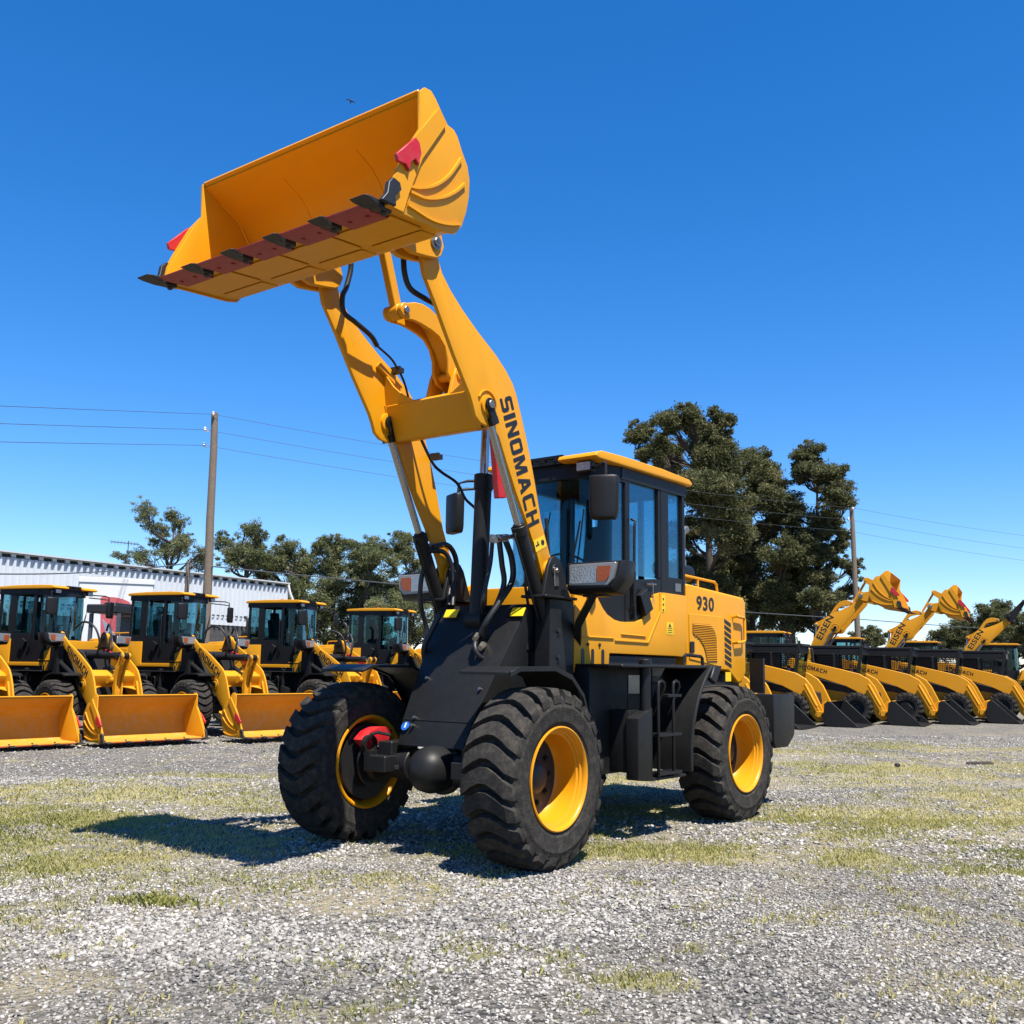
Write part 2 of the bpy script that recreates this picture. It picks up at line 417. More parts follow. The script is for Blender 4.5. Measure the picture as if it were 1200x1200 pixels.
    if hero:
        for y0, y1 in ((-.33, -.20), (.33, .45)):
            m = MB(XF); c = Vector((-.445, (y0 + y1) / 2, 1.735)); m.obox(c, (.006, y1 - y0, .075), Matrix.Rotation(-.54, 3, 'Y'))
            m.build('warning_label', M['label'], ff)
        m = MB(XF)
        n = Vector((.801, 0, .479)); c = Vector((.045, -.275, .872)); m.cyl(c, c + n * .006, .036, 24)
        m.build('lifting_sign', M['bluesign'], ff)
        m = MB(XF); c2 = c + n * .007
        m.obox(c2 + Vector((0, .004, .004)), (.003, .012, .04), Matrix.Rotation(-.54, 3, 'Y')); m.obox(c2 + Vector((0, -.012, -.006)), (.003, .018, .01), Matrix.Rotation(-.54, 3, 'Y'))
        m.build('sign_mark', M['white'], ff)
        m = MB(XF)
        for yy, zz in ((-.21, .93), (-.20, .875), (.30, 1.15), (-.25, 1.22)):
            xx = .018 - (zz - .916) * .599; m.cyl((xx - .01, yy, zz), (xx + .022, yy, zz + .012), .012, 8)
        m.build('grease_fitting', M['steel'], ff)
    # ---- front fenders
    for s in (-1, 1):
        m = MB(XF); y0, y1 = sorted((s * .46, s * .90))
        pl = [(.33, 1.285), (.22, 1.32), (-.20, 1.325), (-.42, 1.265), (-.58, 1.13), (-.66, .95)]
        up = [(x, z) for x, z in pl]; lo = [(x - .012 if i > 3 else x, z - .02) for i, (x, z) in enumerate(pl)]
        m.prism(up + lo[::-1], y0, y1)
        yy0, yy1 = sorted((s * .886, s * .906)); m.prism([(x, z + .004) for x, z in pl] + [(x + (.0 if i < 3 else .01), z - .03) for i, (x, z) in enumerate(pl)][::-1], yy0, yy1)
        m.build('front_fender', M['black'], root, bevel=.004)
    # ---- lift arms
    for s in (-1, 1):
        m = MB(XA); y0, y1 = sorted((s * .478, s * .512)); m.prism(ARM_POLY, y0, y1)
        for q, r_, t in ((PIN_P, .085, .54), (PIN_A, .085, .536), (PIN_L, .075, .53)):
            ya, yb = sorted((s * .458, s * t)); m.cyl((q.x, ya, q.y), (q.x, yb, q.y), r_, 24)
        # raised crescent round the rod pin
        arc = [(PIN_L.x + .115 * math.cos(R(t)), PIN_L.y + .115 * math.sin(R(t))) for t in range(20, 215, 15)] + [(PIN_L.x + .10 * math.cos(R(t)), PIN_L.y + .10 * math.sin(R(t))) for t in range(215, 19, -15)]
        ya, yb = sorted((s * .512, s * .527)); m.prism(arc, ya, yb)
        arm = m.build('lift_arm', yel, root, bevel=.006, seg=2)
        if text:
            d = Vector((-.399, 0, -.927)).normalized(); n = Vector((s * 0, s, 0))
            if s > 0:
                org = Vector((-.006, .5125, 3.285)); up = d.cross(Vector((0, 1, 0))) * -1
                right = d; up = Vector((0, 1, 0)).cross(right)
                wd = 1.0
            else:
                right = -d; up = Vector((0, -1, 0)).cross(right); wd = 1.0
                org = Vector((-.006, -.5125, 3.285)) + d * 1.0
            hgt = .155
            if text != 'SINOMACH': org = org + right * (.46 if s < 0 else -.46) + up * .0; wd = .78; hgt = .185
            if s < 0 and text == 'SINOMACH': org = org - up * 0
            me = text_mesh(text, wd, hgt, org, right, up, bold=.035 if text == 'SINOMACH' else .02, depth=.002, xf=XA)
            link('lettering', me, arm)
        if hero and s > 0:
            m = MB(XA); d = Vector((-.399, 0, -.927)).normalized(); up = Vector((0, 1, 0)).cross(d)
            c = Vector((-.555, .5135, 2.262)); rt = Matrix((d, (0, 1, 0), up)).transposed(); m.obox(c, (.09, .003, .155), rt)
            m.build('warning_label', M['label'], arm)
            m = MB(XA); m.cyl(c + up * .035 + Vector((0, .001, 0)), c + up * .035 + Vector((0, .003, 0)), .022, 16); m.obox(c - up * .04 + Vector((0, .002, 0)), (.012, .002, .05), rt); m.obox(c - up * .03 + Vector((0, .002, 0)) - d * .012, (.03, .002, .014), rt)
            m.build('label_mark', M['ink'], arm)
            for q, ya, yb, r_ in ((PIN_L, .553, .566, .032), (PIN_P, .5865, .60, .03)):
                m = MB(XA); m.cyl((q.x, ya, q.y), (q.x, yb, q.y), r_, 14); m.build('pin_cap', M['steel'], arm, bevel=.004)
    m = MB(XA)
    m.prism([(.175, 3.33), (.085, 3.075), (.06, 3.06), (-.12, 3.10), (-.14, 3.13), (-.09, 3.36), (-.06, 3.385), (.12, 3.36)], -.477, .477)
    cm = m.build('crossmember', yel, root, bevel=.012, seg=2)
    m = MB(XA)
    for s in (-1, 1):
        # curved gusset between arm and crossmember
        k = [(s * .476, .30), (s * .476, -.005), (s * .13, -.005), (s * .20, .02), (s * .30, .075), (s * .38, .145), (s * .44, .23)]
        dv = Vector((.05, 0, .29)).normalized(); o0 = Vector((.165, 0, 3.33))
        lp = [[o0 + Vector((0, y, 0)) + dv * h_ + Vector((t, 0, 0)) for y, h_ in (k if s > 0 else k[::-1])] for t in (0, -.02)]
        m.quadstrip(lp)
        y0, y1 = sorted((s * .125, s * .095))
        m.prism([(.10, 3.365), (.06, 3.52), (.03, 3.585), (-.03, 3.59), (-.06, 3.54), (-.08, 3.38)], y0, y1)
    m.cyl((PIN_B.x, -.14, PIN_B.y), (PIN_B.x, .14, PIN_B.y), .035, 14)
    m.build('gusset', yel, cm, bevel=.003)
    for s in (-1, 1):
        m = MB(XA); m.prism([(.30, 3.62), (.28, 3.66), (.02, 3.52), (.04, 3.48)], s * .44, s * .476); m.build('stiffener', yel, cm, bevel=.004)
    if hero:   # weld beads where the plates meet
        for s in (-1, 1):
            y = s * .474
            m = MB(XA); m.tube([(.178, y, 3.335), (.088, y, 3.073), (.06, y, 3.055), (-.125, y, 3.095)], .008, 6); m.build('weld_bead', yel, cm)
        for s in (-1, 1):
            m = MB(XA); m.tube([(.10, s * .127, 3.368), (.06, s * .127, 3.37), (-.08, s * .127, 3.387)], .008, 6); m.build('weld_bead', yel, cm)
        m = MB(XF); m.tube([(.015, -.33, .921), (.015, .33, .921)], .006, 6); m.build('weld_bead', M['black'], ff)
        for s in (-1, 1):
            for k in range(4):
                z = 1.0 + k * .2; m = MB(XF); m.cyl((-.70, s * .585, z), (-.70, s * .603, z), .018, 6); m.build('bolt', M['dark'], ff)
    # ---- bell crank
    m = MB(XC)
    uppr = [(.62, 3.925), (.56, 3.945), (.48, 3.975), (.397, 3.988), (.31, 3.98), (.227, 3.95), (.12, 3.865), (.03, 3.76), (-.04, 3.66), (-.12, 3.58), (-.25, 3.50), (-.40, 3.43), (-.51, 3.40), (-.565, 3.36)]
    lowr = [(-.56, 3.29), (-.50, 3.26), (-.38, 3.31), (-.2, 3.39), (-.06, 3.435), (.04, 3.47), (.085, 3.54), (.09, 3.64), (.13, 3.73), (.20, 3.79), (.287, 3.815), (.40, 3.83), (.48, 3.833), (.56, 3.822), (.62, 3.845), (.64, 3.885)]
    for s in (-1, 1):
        y0, y1 = sorted((s * .055, s * .085)); m.prism(uppr + lowr, y0, y1)
        for q in (BELL_F, BELL_R): m.cyl((q.x, s * .052, q.y), (q.x, s * .094, q.y), .055, 20)
    mid = lambda i, j: (uppr[i], lowr[j])
    m.prism([(.45, 3.93), (.31, 3.93), (.2, 3.88), (.08, 3.74), (.0, 3.62), (-.1, 3.53), (-.3, 3.43), (-.3, 3.40), (-.1, 3.50), (.03, 3.60), (.10, 3.72), (.22, 3.85), (.32, 3.90), (.44, 3.90)], -.054, .054)
    bc = m.build('bellcrank', yel, root, bevel=.006)
    for q in (BELL_F, BELL_R):
        m = MB(XC); m.cyl((q.x, -.115, q.y), (q.x, .108, q.y), .028, 12); m.build('pin', M['steel'], bc, bevel=.003)
    # ---- link bar
    def bar(m, p, q, w, y0, y1, ex=0.):
        p, q = Vector(p), Vector(q); t = (q - p).normalized(); n_ = Vector((-t.y, t.x)) * w / 2
        m.prism([tuple(p + n_ - t * ex), tuple(q + n_ + t * ex), tuple(q - n_ + t * ex), tuple(p - n_ - t * ex)], y0, y1)
    if bucket:
        m = MB(XF); bar(m, BF, Uu, .075, -.03, .03)
        for q in (BF, Uu): m.cyl((q.x, -.05, q.y), (q.x, .05, q.y), .058, 20)
        m.build('link', yel, root, bevel=.005)
    # ---- cylinders
    for s in (-1, 1):
        t = (Lp - LIFT_B).normalized(); top = LIFT_B + t * min(.92, (Lp - LIFT_B).length - .25) ; yc = s * .495
        m = MB(XF); v3 = lambda q, y=yc: Vector((q.x, y, q.y))
        m.cyl(v3(LIFT_B), v3(top), .050, 20); m.cyl(v3(top), v3(top + t * .02), .042, 20); m.cyl(v3(top - t * .07), v3(top + t * .004), .060, 20)
        m.cyl((LIFT_B.x, yc - .05, LIFT_B.y), (LIFT_B.x, yc + .05, LIFT_B.y), .07, 18)
        m.box(LIFT_B.x - .09, LIFT_B.x + .09, yc - .03, yc + .03, LIFT_B.y - .09, LIFT_B.y + .02)
        n_ = Vector((t.y, -t.x))
        m.tube([v3(LIFT_B + t * .12 + n_ * .06), v3(LIFT_B + t * .2 + n_ * .075), v3(top - t * .06 + n_ * .075), v3(top - t * .03 + n_ * .06)], .010, 6)
        lc = m.build('lift_cylinder', M['black'], root, bevel=.004)
        m = MB(XF); m.cyl(v3(top - t * .05), v3(Lp - t * .10), .028, 16); m.build('piston_rod', M['chrome'], lc)
        m = MB(XF)
        rt = Matrix(((t.x, 0, -t.y), (0, 1, 0), (t.y, 0, t.x)))
        m.obox(v3(Lp - t * .125), (.06, .115, .085), rt)
        for e in (-1, 1): m.obox(Vector((Lp.x, yc + e * .049, Lp.y)) - Vector((t.x, 0, t.y)) * .045, (.14, .016, .075), rt); m.cyl((Lp.x, yc + e * .041, Lp.y), (Lp.x, yc + e * .057, Lp.y), .05, 18)
        m.build('rod_clevis', M['black'], lc, bevel=.01, seg=2)
    t = (BR - TILT_B).normalized(); ln = min(1.16, (BR - TILT_B).length - .22); top = TILT_B + t * ln
    m = MB(XF); v3 = lambda q, y=0.: Vector((q.x, y, q.y))
    m.cyl(v3(TILT_B), v3(top), .068, 24); m.cyl(v3(top - t * .12), v3(top + t * .005), .078, 24)
    m.cyl((TILT_B.x, -.08, TILT_B.y), (TILT_B.x, .08, TILT_B.y), .08, 18)
    tc = m.build('tilt_cylinder', M['black'], root, bevel=.004)
    m = MB(XF); m.cyl(v3(top - t * .05), v3(BR), .035, 18); m.build('piston_rod', M['chrome'], tc)
    m = MB(XF); m.cyl((BR.x, -.05, BR.y), (BR.x, .05, BR.y), .06, 18); m.build('rod_eye', M['black'], tc)
    # ---- safety strut (red)
    m = MB(XA); st = Vector((-.455, 2.63)); en = Vector((-.36, 3.22))
    bar(m, st, en, .10, .17, .225); m.cyl((en.x, .16, en.y), (en.x, .245, en.y), .067, 14); m.box(-.34, -.10, .18, .225, 3.16, 3.24)
    m.build('safety_strut', M['red'], root, bevel=.006)

    # ---- bucket
    if bucket:
        th = .016
        inn = []
        n_ = len(BUCK_SHELL)
        for i, q in enumerate(BUCK_SHELL):
            p0 = Vector(BUCK_SHELL[max(i - 1, 0)]); p1 = Vector(BUCK_SHELL[min(i + 1, n_ - 1)]); tt = (p1 - p0).normalized(); nn = Vector((tt.y, -tt.x))
            inn.append(tuple(Vector(q) + nn * th))
        m = MB(XB); m.prism(BUCK_SHELL + inn[::-1], -1.042, 1.042)
        # stiff lip bar on the top edge and wear strips under the floor
        bk = m.build('bucket', M['bucket_far'] if far else yel, root, smooth=35)
        m = MB(XB); m.obox((1.545, 0, 4.772), (.05, 2.084, .02), Matrix.Rotation(-.44, 3, 'Y'))
        m.build('top_lip', yel, bk, bevel=.003)
        m = MB(XB)
        for y0, y1 in ((-.98, -.50), (-.47, -.015), (.015, .47), (.50, .98)):
            m.quadstrip([[(x, y0, z - .003), (x, y1, z - .003), (x, y1, z - .013), (x, y0, z - .013)] for x, z in ((1.70, 3.9405), (1.43, 3.9665))])
            m.quadstrip([[(x, y0 + .03, z - .003), (x, y1 - .03, z - .003), (x, y1 - .03, z - .010), (x, y0 + .03, z - .010)] for x, z in ((1.40, 3.969), (1.26, 3.988))])
        m.build('wear_plate', yel, bk, bevel=.002)
        if hero:
            for y in (-1.038, 1.038):
                m = MB(XB); m.tube([(x - .004 if x > 1.2 else x + .014, y, z + .022 if z < 4.05 else z) for x, z in [Vector(q) for q in inn[1:-1]]], .009, 6); m.build('weld_bead', yel, bk)
            for y in (-.35, .36):
                m = MB(XB); m.tube([(q[0] + .002, y, q[1]) for q in inn[5:-1]], .004, 5); m.build('weld_seam', yel, bk)
        for s in (-1, 1):
            m = MB(XB); y0, y1 = sorted((s * 1.0425, s * 1.0625)); m.prism(BUCK_SIDE, y0, y1)
            sp_ = m.build('side_plate', yel, bk, bevel=.005, seg=2)
            # angled reinforcement plate along the front edge, ribs fanning back
            m = MB(XB)
            y0, y1 = sorted((s * 1.063, s * 1.082)); m.prism([(1.827, 3.925), (1.822, 3.985), (1.81, 4.057), (1.764, 4.160), (1.637, 4.415), (1.41, 4.728), (1.335, 4.66), (1.55, 4.33), (1.66, 4.06), (1.70, 3.93)], y0, y1)
            for rib in ([(1.645, 4.115), (1.56, 4.14), (1.42, 4.215), (1.29, 4.335), (1.175, 4.50)], [(1.635, 4.085), (1.5, 4.10), (1.35, 4.165), (1.23, 4.25), (1.135, 4.345)], [(1.655, 3.995), (1.45, 3.985), (1.30, 4.012), (1.17, 4.06)]):
                pts = [Vector((x, 0, z)) for x, z in rib]; pts = catmull(pts, 5)
                lp = []
                for i, q in enumerate(pts):
                    tt = (pts[min(i + 1, len(pts) - 1)] - pts[max(i - 1, 0)]).normalized(); nn = Vector((-tt.z, 0, tt.x)) * .011
                    lp.append([q + nn + Vector((0, s * 1.0635, 0)), q + nn * .7 + Vector((0, s * 1.080, 0)), q - nn * .7 + Vector((0, s * 1.080, 0)), q - nn + Vector((0, s * 1.0635, 0))])
                m.quadstrip(lp)
            m.build('rib', yel, sp_, bevel=.0)
            m = MB(XB); y0, y1 = sorted((s * 1.083, s * 1.106)); m.prism([(1.64, 4.42), (1.80, 4.245), (1.785, 4.205), (1.715, 4.215), (1.685, 4.185), (1.675, 4.245), (1.635, 4.285), (1.61, 4.255), (1.585, 4.34), (1.605, 4.40)], y0, y1)
            m.build('side_cutter', M['red'], bk, bevel=.003)
            m = MB(XB)
            for y0, y1 in ((.528, .572), (.415, .458)):
                y0, y1 = sorted((s * y0, s * y1)); m.prism([(1.14, 4.06), (1.10, 4.20), (1.085, 4.33), (.90, 4.285), (.83, 4.295), (.765, 4.265), (.735, 4.19), (.765, 4.115), (.81, 4.085), (.90, 4.065), (1.05, 4.04)], y0, y1)
            m.cyl((PIN_P.x, s * .41, PIN_P.y), (PIN_P.x, s * .58, PIN_P.y), .04, 16)
            m.build('bucket_lug', yel, bk, bevel=.006)
            m = MB(XB); m.cyl((PIN_P.x, s * .573, PIN_P.y), (PIN_P.x, s * .586, PIN_P.y), .055, 20); m.cyl((PIN_P.x, s * .586, PIN_P.y), (PIN_P.x, s * .60, PIN_P.y), .025, 6)
            m.build('pin_cap', M['steel'], bk, bevel=.004)
        m = MB(XB)
        for s in (-1, 1):
            y0, y1 = sorted((s * .062, s * .092)); m.prism([(1.095, 4.42), (1.13, 4.50), (1.19, 4.575), (.90, 4.70), (.83, 4.69), (.80, 4.64), (.82, 4.58)], y0, y1)
        m.cyl((BUCK_U.x, -.10, BUCK_U.y), (BUCK_U.x, .10, BUCK_U.y), .03, 12)
        m.build('link_lug', yel, bk, bevel=.004)
        yt = [-1.02, -.612, -.204, .204, .612, 1.02]
        for i in range(5):
            y0, y1 = yt[i] + .062, yt[i + 1] - .062; m = MB(XB)
            m.quadstrip([[(x, y0, z), (x, y1, z), (x, y1, z + h_), (x, y0, z + h_)] for x, z, h_ in ((1.70, 3.9235, .014), (1.885, 3.906, .014), (1.925, 3.915, .006))])
            for yy in (y0 + .07, y1 - .07): m.cyl((1.80, yy, 3.922), (1.80, yy, 3.906), .014, 8)
            m.build('cutting_edge', M['darkred'], bk)
        for y in yt:
            m = MB(XB)
            # adapter over and under the lip, tapering into a chisel point
            m.quadstrip([[(x, y - w, z - h_), (x, y + w, z - h_), (x, y + w, z + h_), (x, y - w, z + h_)] for x, z, w, h_ in ((1.76, 3.925, .026, .020), (1.86, 3.918, .036, .020), (1.885, 3.916, .036, .022), (1.895, 3.916, .050, .018), (1.945 if abs(y) < 1 else 1.98, 3.912, .055 if abs(y) < 1 else .065, .008), (1.965 if abs(y) < 1 else 2.02, 3.910, .060, .003))])
            if abs(y) > 1: 
                yy0, yy1 = sorted((y + math.copysign(.025, y), y + math.copysign(.06, y)))
                m.prism([(1.78, 3.93), (1.90, 3.925), (1.855, 3.985), (1.845, 4.055), (1.81, 4.095), (1.755, 4.085), (1.74, 4.045), (1.79, 3.99)], yy0 + math.copysign(.02, y), yy1 + math.copysign(.02, y))
            m.cyl((1.80, y, 3.885), (1.80, y, 3.97), .018, 8)
            m.build('tooth', M['dark'], bk, bevel=.005)
    else:
        m = MB(XB)
        for s in (-1, 1):
            y0, y1 = sorted((s * .38, s * .46)); m.prism([(.76, 4.10), (.70, 4.20), (.80, 4.30), (1.00, 4.85), (1.08, 4.85), (1.02, 4.3), (1.10, 4.05), (1.0, 3.98)], y0, y1)
            y0, y1 = sorted((s * .10, s * .16)); m.prism([(.76, 4.10), (.80, 4.30), (.96, 4.75), (1.04, 4.75), (1.0, 4.2), (1.04, 4.0)], y0, y1)
        m.box(.99, 1.05, -.58, .58, 4.76, 4.86); m.box(.98, 1.06, -.58, .58, 4.03, 4.13); m.cyl((.83, -.52, 4.19), (.83, .52, 4.19), .05, 12)
        m.build('quick_coupler', M['black'], root, bevel=.008)

    # ================= rear frame
    m = MB(XR)
    m.box(-1.0, 1.42, -.40, .40, .62, 1.38); m.box(-1.05, .1, -.52, .52, .95, 1.30); m.box(.3, 1.5, -.545, .545, 1.2, 1.435)
    m.box(1.15, 1.95, -.50, .50, 1.30, 1.44); m.cyl((1.494, 0, .55), (1.494, 0, 1.35), .12, 16)
    for s in (-1, 1): m.cyl((1.0, s * .3, .85), (1.9, s * .33, .85), .045, 12)
    m.build('chassis', M['dark'], root, bevel=.01)
    # body side panels + hood
    SIDE = [(1.985, 1.285), (1.49, 1.295), (1.475, 1.446), (.35, 1.443), (.143, 1.435), (.143, 2.008), (.554, 2.010), (.63, 2.005), (.731, 1.984), (.79, 1.93), (.84, 1.865), (.89, 1.80), (.93, 1.765), (.98, 1.742), (1.05, 1.725), (1.214, 1.715), (1.30, 1.715), (1.40, 1.728), (1.508, 1.766), (1.57, 1.81), (1.63, 1.87), (1.686, 1.94), (1.74, 2.0), (1.83, 2.03), (1.985, 2.03)]
    SIDE_R = [(1.985, 1.285), (1.55, 1.295), (1.535, 1.446), (.35, 1.443), (.143, 1.435), (.143, 2.008), (.554, 2.010), (.554, 1.52), (1.56, 1.525), (1.545, 1.74), (1.60, 1.765), (1.70, 1.82), (1.78, 1.90), (1.85, 1.98), (1.92, 2.03), (1.985, 2.0)]
    for s in (-1, 1):
        m = MB(XR); y0, y1 = sorted((s * .548, s * .578)); m.prism(SIDE if s > 0 else SIDE_R, y0, y1)
        bp = m.build('body_panel', yel, root, bevel=.008, seg=2)
        m = MB(XR); y0, y1 = sorted((s * .5785, s * .590))
        if s > 0: m.prism([(1.40, 1.566), (.872, 1.563), (.655, 1.835), (.655, 2.005), (.640, 2.005), (.640, 1.825), (.86, 1.545), (1.40, 1.548)], y0, y1)
        if s > 0: m.prism([(1.30, 1.605), (.90, 1.60), (.90, 1.612), (1.30, 1.617)], y0, y1)
        m.prism([(1.985, 1.578), (1.42, 1.578), (1.42, 1.566), (1.985, 1.566)], y0, y1)
        m.build('crease_strip', yel, bp, bevel=.003)
        m = MB(XR); y0, y1 = sorted((s * .5782, s * .5815))
        for x in (1.87, 1.73, 1.58):
            m.prism([(x + .022 * math.cos(q), 1.40 + (.055 if math.sin(q) > 0 else -.055) + .022 * math.sin(q)) for q in [R(k) for k in range(0, 360, 24)]], y0, y1)
        for x in (1.80, 1.63): m.cyl((x, y0, 1.51), (x, y1 + .006 * s, 1.51), .015, 8)
        m.build('slot', M['ink'], bp)
    m = MB(XR); m.box(1.70, 1.985, -.547, .547, 1.44, 1.98)
    m.build('front_cowl', yel, root, bevel=.02, seg=2)
    m = MB(XR); m.prism([(.139, 1.34), (.139, 2.125), (-1.06, 2.068), (-1.115, 2.02), (-1.09, 1.30), (-1.0, 1.20), (-.9, 1.20), (-.7, 1.32)], -.578, .578)
    hd = m.build('hood', yel, root, bevel=.028, seg=3)
    for s in (-1, 1):
        m = MB(XR); y0, y1 = sorted((s * .5785, s * .5865))
        m.prism([(.118, 1.845), (-.55, 1.848), (-.53, 1.355), (.118, 1.42)], y0, y1)
        dr = m.build('hood_door', yel, hd, bevel=.004)
        gp = [(.06, 1.757), (-.293, 1.759), (-.35, 1.74), (-.40, 1.70), (-.431, 1.64), (-.436, 1.405), (-.212, 1.408), (-.19, 1.48), (-.148, 1.55), (-.06, 1.62), (.063, 1.66)]
        y0, y1 = sorted((s * .587, s * .5885))
        m = MB(XR); m.prism(gp, y0, y1); gr = m.build('grille', paint_grille(), hd)
        m = MB(XR)
        z = 1.42
        while z < 1.755:
            # clip slat against the grille outline
            xs = []
            for i in range(len(gp)):
                (xa, za), (xb, zb) = gp[i], gp[(i + 1) % len(gp)]
                if (za - z) * (zb - z) < 0: xs.append(xa + (xb - xa) * (z - za) / (zb - za))
            if len(xs) >= 2:
                x0, x1 = min(xs) + .008, max(xs) - .008
                yb = s * .5887; yt_ = s * .598
                m.quadstrip([[(x, yb, z - .003), (x, yt_, z - .006), (x, yt_, z - .004), (x, yb, z + .001)] for x in (x0, x1)])
            z += .0165
        m.build('slat', yel, gr)
        y0, y1 = sorted((s * .587, s * .603)); m = MB(XR); m.box(.045, .118, y0, y1, 1.48, 1.585)
        m.build('door_latch', M['plastic'], hd, bevel=.006)
        y0, y1 = sorted((s * .5783, s * .5815)); m = MB(XR)
        for i in range(8):
            z = 1.345 + i * .058; m.prism([(-.755, z), (-.755, z + .036), (-.615, z + .080), (-.615, z + .044)], y0, y1)
        m.build('louver', M['ink'], hd)
        y = s * .62; m = MB(XR); m.tube([(-.80, s * .577, 1.86), (-.80, y, 1.865), (-.96, y, 1.855), (-.985, y, 1.84), (-.985, y, 1.63), (-.96, y, 1.61), (-.80, y, 1.60), (-.80, s * .577, 1.60)], .016, 8)
        m.build('grab_handle', yel, hd)
        y = s * .50; m = MB(XR); m.tube([(.104, y, 2.10), (.104, y, 2.19), (.08, y, 2.213), (-.57, y, 2.195), (-.61, y, 2.175), (-.635, y, 2.06)], .014, 8); m.cyl((-.22, y, 2.07), (-.22, y, 2.20), .012, 8)
        m.build('hood_rail', yel, hd)
        if hero or not far:
            right = Vector((-1, 0, 0)) if s > 0 else Vector((1, 0, 0))
            me = text_mesh('930', .36, .14, (-.04 if s > 0 else -.40, s * .5785, 1.885), right, (0, 0, 1), bold=.03, depth=.002, xf=XR); link('lettering', me, hd)
        if hero and s > 0:
            m = MB(XR)
            m.box(-.74, -.62, .579, .581, 1.215, 1.305)
            m.build('warning_label', M['label'], hd)
            m = MB(XR); m.box(.56, .62, .579, .581, 1.83, 1.985); m.build('warning_label', M['label'], root); m = MB(XR); m.box(.41, .535, .579, .581, 1.635, 1.745)
            wl = m.build('warning_label', M['label'], root)
            m = MB(XR); 
            for z in (1.65, 1.67, 1.69): m.box(.43, .515, .5812, .5822, z, z + .006)
            m.prism([(.45, 1.705), (.50, 1.705), (.475, 1.738)], .5812, .5822)
            for z in (1.85, 1.90, 1.95): m.cyl((.59, .5812, z), (.59, .5825, z), .012, 10)
            m.build('label_mark', M['ink'], wl)
    m = MB(XR); m.prism([(-.95, .62), (-.95, 1.095), (-1.46, 1.085), (-1.47, 1.06), (-1.45, .68), (-1.28, .57), (-.99, .57)], -.93, .93)
    cw = m.build('counterweight', M['black'], root, bevel=.02, seg=2)
    for s in (-1, 1):
        m = MB(XR); m.box(-1.16, -1.12, min(s * .60, s * .75), max(s * .60, s * .75), 1.1, 1.45); m.build('tail_bracket', M['black'], cw)
    for s in (-1, 1):
        m = MB(XR); y0, y1 = sorted((s * .62, s * .74)); m.box(-1.19, -1.161, y0, y1, 1.22, 1.40); m.build('tail_lamp', M['orange'], root, bevel=.006)
    # steps, tank, rear fender on both sides
    for s in (-1, 1):
        m = MB(XR); yi, yo = s * .58, s * 1.02
        y0, y1 = sorted((yi, yo)); m.box(.40, 1.98, y0, y1, 1.332, 1.355)
        arc = [(.93 * math.cos(R(t)), .588 + .93 * math.sin(R(t))) for t in range(-6, 57, 6)]
        arc2 = [(.965 * math.cos(R(t)), .588 + .965 * math.sin(R(t))) for t in range(-6, 57, 6)]
        m.prism(arc + arc2[::-1], min(s * .60, s * 1.05), max(s * .60, s * 1.05))
        y0, y1 = sorted((s * 1.0, s * 1.05)); m.prism([(.515, 1.36), (.38, 1.36), (.50, 1.20), (.60, 1.25)], y0, y1)
        fd = m.build('rear_fender', M['black'], root, bevel=.008)
        m = MB(XR); y0, y1 = sorted((s * .56, s * .72)); m.box(1.02, 1.98, y0, y1, .50, 1.33); y0, y1 = sorted((s * .722, s * .90)); m.box(1.52, 1.70, y0, y1, .52, 1.0)
        y0, y1 = sorted((s * .885, s * 1.0)); m.prism([(1.52, .45), (1.72, .47), (1.72, .94), (1.50, 1.02), (1.50, .45)], y0, y1); m.box(.96, 1.515, y0, y1, .45, .475)
        tk = m.build('fuel_tank', M['black'], root, bevel=.015, seg=2)
        m = MB(XR); m.cyl((1.53, s * .95, .95), (1.53, s * .95, 1.395), .045, 18); m.cyl((1.53, s * .95, 1.33), (1.53, s * .95, 1.40), .052, 18)
        m.build('filler_neck', M['plastic'], tk, bevel=.006)
        m = MB(XR); y = s * 1.015
        for x in (1.44, 1.20):
            m.tube([(x, y, .47), (x, y, 1.18), (x - .01, y, 1.215), (x - .05, y, 1.23), (x - .09, y, 1.215), (x - .10, y, 1.18), (x - .10, s * .90, .95)], .014, 8)
        for z in (.50, .80, 1.11):
            x1 = 1.33 if z > 1 else 1.44
            m.box(1.08, x1 if z < 1 else 1.30, min(s * .90, s * 1.03), max(s * .90, s * 1.03), z - .012, z + .012)
        m.build('ladder', M['plastic'], root, bevel=.003)
        m = MB(XR); y0, y1 = sorted((s * .7202, s * .724))
        m.box(1.07, 1.43, y0, y1, .52, 1.10); m.build('step_recess', M['perforated'], tk)
        m = MB(XR); m.tube([(.45, s * .70, 1.35), (.43, s * .70, 1.44), (.40, s * .70, 1.455), (.12, s * .70, 1.445), (.09, s * .70, 1.43), (.08, s * .70, 1.35)], .016, 8)
        m.build('grab_handle', M['plastic'], fd)
        m = MB(XR); m.box(1.18, 1.42, min(s * .7245, s * .726), max(s * .7245, s * .726), 1.12, 1.27); m.build('data_plate', M['steel'], tk)
    # exhaust and air cleaner
    m = MB(XR)
    m.tube([(-.44, .2, 2.0), (-.44, .2, 2.62), (-.45, .2, 2.69), (-.49, .2, 2.735), (-.55, .2, 2.745)], .042, 14)
    m.cyl((-.44, .2, 2.25), (-.44, .2, 2.42), .05, 14); m.build('exhaust_pipe', M['steel'] if not far else M['dark'], root)
    m = MB(XR); m.cyl((.0, .2, 2.31), (-.58, .2, 2.29), .085, 24); m.cyl((-.2, .2, 2.30), (-.22, .2, 2.30), .09, 24); m.box(-.35, -.3, .17, .23, 2.05, 2.24); m.build('air_cleaner', M['plastic'], root, bevel=.008)

    # ================= cab
    m = MB(XR)
